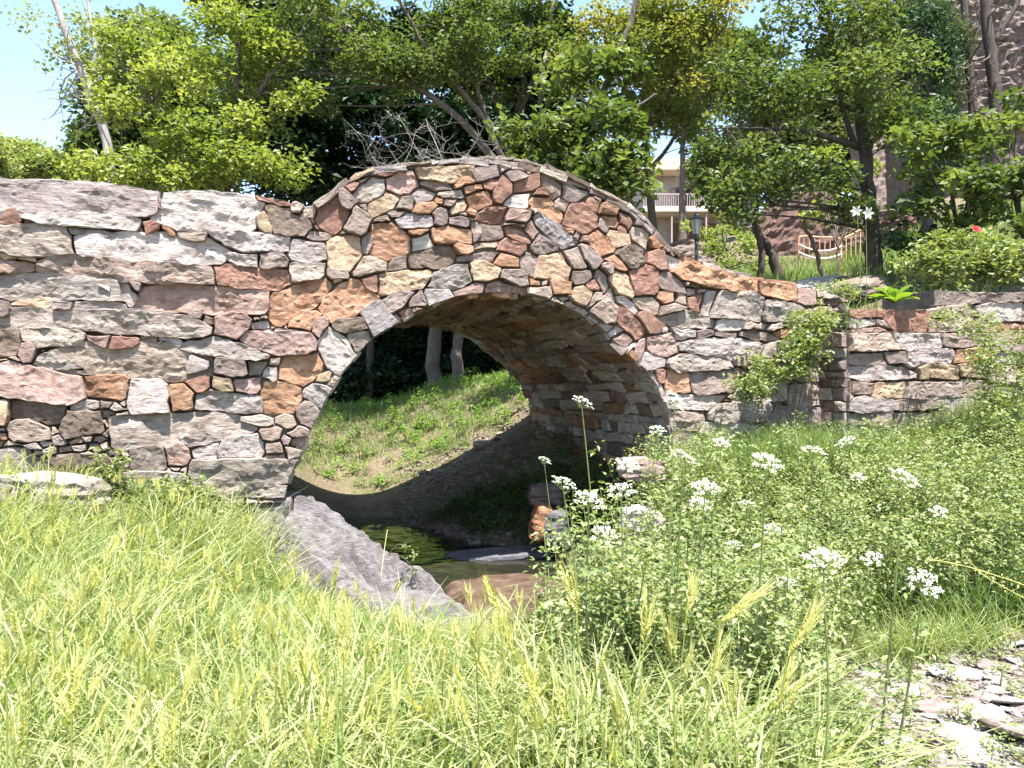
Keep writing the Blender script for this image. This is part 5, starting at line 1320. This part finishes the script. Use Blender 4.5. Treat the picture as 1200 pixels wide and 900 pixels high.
# ---------------------------------------------------------------- white umbels
def umbel_head(seed):
    g = np.random.default_rng(seed); V = []; F = []; at = []; mb = MB()
    for k in range(15):
        r = math.sqrt((k + .4) / 15); a = k * 2.399 + g.normal(0, .15)
        c = Vector((r * math.cos(a), r * math.sin(a), .45 - .45 * r * r + g.normal(0, .04)))
        mb.tube([Vector((0, 0, -.55)), c * .55 + Vector((0, 0, -.26)), c - Vector((0, 0, .03))], .018, 3, False)
        for j in range(13):
            rr = .23 * math.sqrt((j + .5) / 13); b_ = j * 2.399 + g.normal(0, .3); q = c + Vector((rr * math.cos(b_), rr * math.sin(b_), .06 - .8 * rr * rr + g.normal(0, .015)))
            s_ = .050 * g.uniform(.7, 1.3); o_ = len(V); tl = Vector(g.normal(0, .35, 3)); v_ = g.uniform(.2, 1)
            for m_ in range(5):
                e = m_ * 1.2566 + g.normal(0, .1); V.append(q + Vector((s_ * math.cos(e), s_ * math.sin(e), s_ * (tl.x * math.cos(e) + tl.y * math.sin(e))))); at.append(v_)
            F.append(tuple(range(o_, o_ + 5)))
    me = mesh_np('flower_head', [tuple(v) for v in V], F, False, at)
    mr = mesh_np('rays', mb.v, mb.f, True, np.full(len(mb.v), .6))
    return me, mr
heads = [umbel_head(100 + i) for i in range(4)]
UMB = [(682,472,30,50,'tall white umbel standing alone in front of the dark arch'),(638,540,19,30,'small creamy umbel lowest left against the arch shadow'),(660,567,34,40,'white umbel just right of the small creamy one'),
 (707,628,34,20,0),(690,588,42,25,0),(728,577,38,15,0),(745,598,28,10,0),(800,538,40,0,0),(826,573,36,0,0),(790,470,34,10,'white umbel in front of the right arch foot'),(735,545,30,10,0),(898,544,42,5,'large white umbel at the middle of the right bank'),(875,592,26,0,0),(953,530,34,0,'white umbel left of the highest right hand one'),(991,519,26,25,'highest white umbel in front of the garden wall'),(1058,562,44,-15,'wide white umbel over the dark grass at the right'),(965,658,52,-5,'widest white umbel low on the right bank'),(1082,685,46,-20,'white umbel just above the stony ground'),(918,685,34,0,0),(930,722,24,-5,0),(905,622,26,0,0),(820,592,30,0,0),(1022,655,26,-15,0),(770,505,22,0,0),(845,520,22,0,0),(1005,560,20,0,0),(1100,600,22,0,0),(860,640,24,5,0)]
g = np.random.default_rng(55)
for i, (px, py, w_, ln, lab) in enumerate(UMB):
    w_ *= .88
    d = min(4.6, max(1.75, 80.0 / w_)); c = W(px, py, d); R_ = w_ / 2 / FPX * d
    bx_ = (px + ln + g.normal(0, 8) - 600) / FPX * d + 0.0; by_ = d + g.uniform(.05, .25)
    base = Vector((bx_, by_, Hs(bx_, by_)))
    t = empty('umbel_flower', base, lab or ('white lacy umbel in the dense cluster right of the arch opening' if px < 768 else 'white lacy umbel in the thick weeds of the right bank, not in the cluster'), 'flower', 'white umbels on the right bank')
    me, mr = heads[i % 4]
    rot = (g.normal(.38, .22), g.normal(0, .28), 0)
    for nm, m_, mt in (('flower_head', me, 'petal'), ('rays', mr, 'stalk')):
        o = link(nm, m_, M[mt] if not m_.materials else None, t, c - base); o.scale = (R_, R_, R_ * .9); o.rotation_euler = rot
    mb = MB(); a = c - base - Vector((0, 0, R_ * .45))
    sp = smooth_path([Vector((0, 0, 0)), a * .5 + Vector((g.normal(0, .015), 0, 0)), a], 4); mb.tube(sp, [.0045 - .0025 * k / (len(sp) - 1) for k in range(len(sp))], 5, False)
    link('stem', mesh_np('stem', mb.v, mb.f, True, np.full(len(mb.v), g.uniform(.4, 1))), M['stalk'], t)
    # a few cut leaves up the stem
    PP = []
    for s_ in g.uniform(.2, .88, 9):
        p = a * s_; dr = Vector((math.cos(q := g.uniform(0, 6.28)), math.sin(q), .35))
        PP += [p + dr * f + Vector(g.normal(0, .008, 3)) for f in np.linspace(.02, .11, 9)]
    V, F, at = leaf_arrays(np.array([tuple(p) for p in PP]), np.full(len(PP), .026), g, .7, .5, .1, None, .1)
    link('leaves', mesh_np('leaves', V, F, False, at), M['weed'], t)

# ---------------------------------------------------------------- wild barley in the foreground
def barley_ear(seed):
    g = np.random.default_rng(seed); V = []; F = []; at = []; A = []; AF = []; aat = []
    for k in range(26):
        zz = k / 26 * .6; side = 1 if k % 2 else -1; a = side * .5 * math.pi * .0 + (0 if side > 0 else math.pi) + g.normal(0, .45)
        d = Vector((math.cos(a), math.sin(a) * .6, 0)); wr = .062 * math.sin(min(1, (k + 3) / 14) * math.pi / 2) * (1 - .45 * (k / 26) ** 2)
        p = Vector((0, 0, zz)); o_ = len(V); v_ = g.uniform(.1, .8)
        mid = p + d * wr + Vector((0, 0, .05)); tip = p + d * wr * 1.1 + Vector((0, 0, .15)); w = Vector((-d.y, d.x, 0)) * .022; ou = d * .02
        V += [Vector((q_.x * 1.6, q_.y * 1.6, q_.z)) for q_ in (p, mid + w, mid - w, mid + ou, tip)]; at += [v_] * 5
        F += [(o_, o_ + 1, o_ + 3), (o_, o_ + 3, o_ + 2), (o_ + 1, o_ + 4, o_ + 3), (o_ + 2, o_ + 3, o_ + 4)]
        for _ in range(2):
            o2 = len(A); e = tip + Vector((d.x * .10 + g.normal(0, .03), d.y * .10 + g.normal(0, .03), g.uniform(.28, .42))); tip = Vector((tip.x * 1.5, tip.y * 1.5, tip.z)) if _ == 0 else tip; q = Vector((.008, .005, 0))
            A += [tip - q, tip + q, e]; AF.append((o2, o2 + 1, o2 + 2)); aat += [g.uniform(.5, 1)] * 3
    return mesh_np('ear', [tuple(v) for v in V], F, False, at), mesh_np('awns', [tuple(v) for v in A], AF, False, aat)
ears = [barley_ear(200 + i) for i in range(4)]
BAR = [(77,720,36,10),(152,680,40,0),(177,757,50,5),(88,800,68,3),(5,773,55,-5),(40,773,48,8),(218,807,55,10),(203,833,42,-15),(260,753,36,-15),(275,743,48,-8),(300,723,42,3),(320,743,36,-10),(370,783,42,-15),(392,677,44,12),(380,717,34,3),(153,860,44,0),(132,880,50,0),(197,867,60,-5),(363,867,64,-8),(383,840,48,0),(403,740,54,0),(480,793,50,-8),(507,830,46,2),(557,750,56,-3),(543,830,50,-12),(573,690,58,-22),(597,743,46,-8),(617,790,58,-15),(669,687,62,-12),(758,723,62,8),(810,697,48,15),(873,707,74,48),(785,747,62,-10),(840,773,58,18),(943,737,78,30),(920,800,60,20),(857,807,50,0),(723,830,66,-12),(623,800,56,-20),(720,877,50,-12),(807,777,46,12),(705,777,42,12),(725,777,36,10),(930,813,50,25),(250,705,34,5),(60,745,36,0),(440,760,40,5),(460,850,56,4),(330,810,46,-6),(20,860,60,6),(280,860,56,5),(600,860,60,8),(660,820,52,-4),(520,770,40,3)]
BLAB = {873: 'wild barley ear leaning furthest right, at the middle of the weeds', 943: 'longest wild barley ear, leaning right, next to the stony ground', 920: 'wild barley ear leaning right below the longest one', 930: 'wild barley ear leaning right, lowest by the stony ground', 573: 'wild barley ear leaning left in front of the rusty rock shelf', 623: 'wild barley ear leaning left below the rock shelf', 669: 'wild barley ear standing at the left edge of the leafy weeds', 392: 'wild barley ear in front of the pale outcrop', 5: 'wild barley ear at the very left edge'}
g = np.random.default_rng(66)
for i, (px, py, L, an) in enumerate(BAR):
    L *= 1.12; d = min(2.6, max(1.12, 92.0 / L)); d *= g.uniform(.97, 1.05); c = W(px, py, d); S = L / FPX * d
    ax = Vector((math.sin(R(an)), g.normal(0, .12), math.cos(R(an)))).normalized()
    lo = c - ax * S * .45
    base = Vector((lo.x - ax.x * .15 + g.normal(0, .02), lo.y + g.uniform(.0, .1), 0)); base.z = Hs(base.x, base.y)
    t = empty('barley_stalk', base, BLAB.get(px, 'upright yellow green wild barley ear in the foreground grass left of centre' if px < 600 else 'upright yellow green wild barley ear in front of the leafy weeds'), 'grass stalk', 'wild barley ears in the foreground')
    q = ax.to_track_quat('Z', 'Y').to_euler()
    for nm, m_ in (('ear', ears[i % 4][0]), ('awns', ears[i % 4][1])):
        o = link(nm, m_, M['ear'] if not m_.materials else None, t, lo - base); o.scale = (S, S, S); o.rotation_euler = q
    mb = MB(); a = lo - base; mb.tube(smooth_path([Vector((0, 0, 0)), a * .6 + Vector((0, 0, .03)), a], 4), .0016, 4, False)
    link('stem', mesh_np('stem', mb.v, mb.f, True, np.full(len(mb.v), .1)), M['ear'], t)
# the many smaller ears of the field behind them
V = []; F = []; at = []
XY = sample(420, 1.7, 5.2, g, -40, 640); XY = XY[front_of_wall(XY, .3) & ~outcrop_side(XY)]; zz = H(XY[:, 0], XY[:, 1])
ev = []
for e_, a_ in ears:
    vv = np.array([tuple(v.co) for v in e_.vertices] + [tuple(v.co) for v in a_.vertices]); n0 = len(e_.vertices)
    ff = [tuple(p.vertices) for p in e_.polygons] + [tuple(i + n0 for i in p.vertices) for p in a_.polygons]; ev.append((vv, np.array(ff)))
nV = 0
for (x, y), z_ in zip(XY, zz):
    vv, ff = ev[g.integers(4)]; S = g.uniform(.07, .10); an = g.normal(0, .25, 2); hh_ = g.uniform(.22, .36) if x < -1.0 or y < 3 else g.uniform(.14, .22)
    Rm = np.array(Matrix.Rotation(an[0], 3, 'X') @ Matrix.Rotation(an[1], 3, 'Y') @ Matrix.Rotation(g.uniform(0, 6.28), 3, 'Z'))
    V.append(vv @ Rm.T * S + [x, y, z_ + hh_]); F.append(ff + nV); nV += len(vv); at.append(np.full(len(vv), g.uniform(.2, 1)))
    st = np.array([[x - .0015, y, z_], [x + .0015, y, z_], [x, y, z_ + hh_ + S * .1]]); V.append(st); F.append(np.array([[nV, nV + 1, nV + 2]])); nV += 3; at.append(np.full(3, .5))
tag(link('barley_ears', mesh_np('barley_ears', np.concatenate(V), np.concatenate(F), False, np.concatenate(at)), M['ear']), 'many small wild barley ears scattered through the meadow behind', 'grass', kind='stuff')
# coarse pale blades
XY = np.concatenate([sample(11000, 1.3, 5.6, g, -60, 700), sample(2600, 1.3, 2.5, g, 640, 960)]); XY = XY[front_of_wall(XY, .1) & ~outcrop_side(XY)]; XY = XY[~((XY[:, 0] > -.6) & (XY[:, 1] > 4.25))]; n = len(XY)
blades('coarse_grass', XY, g.uniform(.16, .44, n) * np.where((XY[:, 0] > -1.5) & (XY[:, 1] > 2.9), .6, 1), g.uniform(.006, .011, n), 'grass_dry', 'coarse pale grass blades and straw among the meadow grass', g, .6, .9, v=np.clip(g.normal(.75, .25, n), 0, 1))
# loose dry straws lying through the grass
mbv = []
for i in range(26):
    px, py = g.uniform(0, 900), g.uniform(640, 880); d = 1.05 * FPX / (py - 450) * .78; p = W(px, py, d); a = g.uniform(0, 6.28)
    dr = Vector((math.cos(a) * .8, math.sin(a) * .3, g.uniform(.1, .8))).normalized(); mb = MB()
    mb.tube(smooth_path([p - dr * .14, p + Vector((0, 0, .015)), p + dr * .14], 4), .0016, 4, False)
    mbv.append(mb)
V = []; F = []
for m_ in mbv:
    o_ = len(V); V += m_.v; F += [tuple(k + o_ for k in f) for f in m_.f]
tag(link('dry_straw', mesh_np('dry_straw', V, F, True, np.full(len(V), 1.0)), M['ear']), 'pale dry straws tangled in the foreground grass', 'straw', kind='stuff')

# arching dry oat stems at the right edge
for i, (pts, lab) in enumerate([([(1225, 700), (1160, 672), (1115, 660), (1085, 655)], 'arching dry oat stem entering from the right edge, upper'), ([(1230, 720), (1180, 690), (1150, 672), (1128, 648)], 'arching dry oat stem entering from the right edge, lower')]):
    D = 2.3 + .15 * i; w = [W(x, y, D) for x, y in pts]; b = Vector((w[0].x + .1, w[0].y, 0)); b.z = Hs(b.x, b.y)
    t = empty('oat_stem', b, lab, 'grass stalk'); sp = smooth_path([b, b.lerp(w[0], .6) + Vector((.03, 0, .08))] + w, 6); mb = MB(); mb.tube([p - b for p in sp], .0013, 4, False)
    link('stem', mesh_np('stem', mb.v, mb.f, True, np.full(len(mb.v), .9)), M['ear'], t)
    PP = np.array([tuple(sp[k] - b) for k in range(14, len(sp))]).repeat(2, 0) + g.normal(0, .004, ((len(sp) - 14) * 2, 3))
    V, F, at = leaf_arrays(PP, np.full(len(PP), .015), g, .1, .3, .1, np.full(len(PP), .9), .9)
    tag(link('spikelets', mesh_np('spikelets', V, F, False, at), M['ear'], t), kind='stuff')
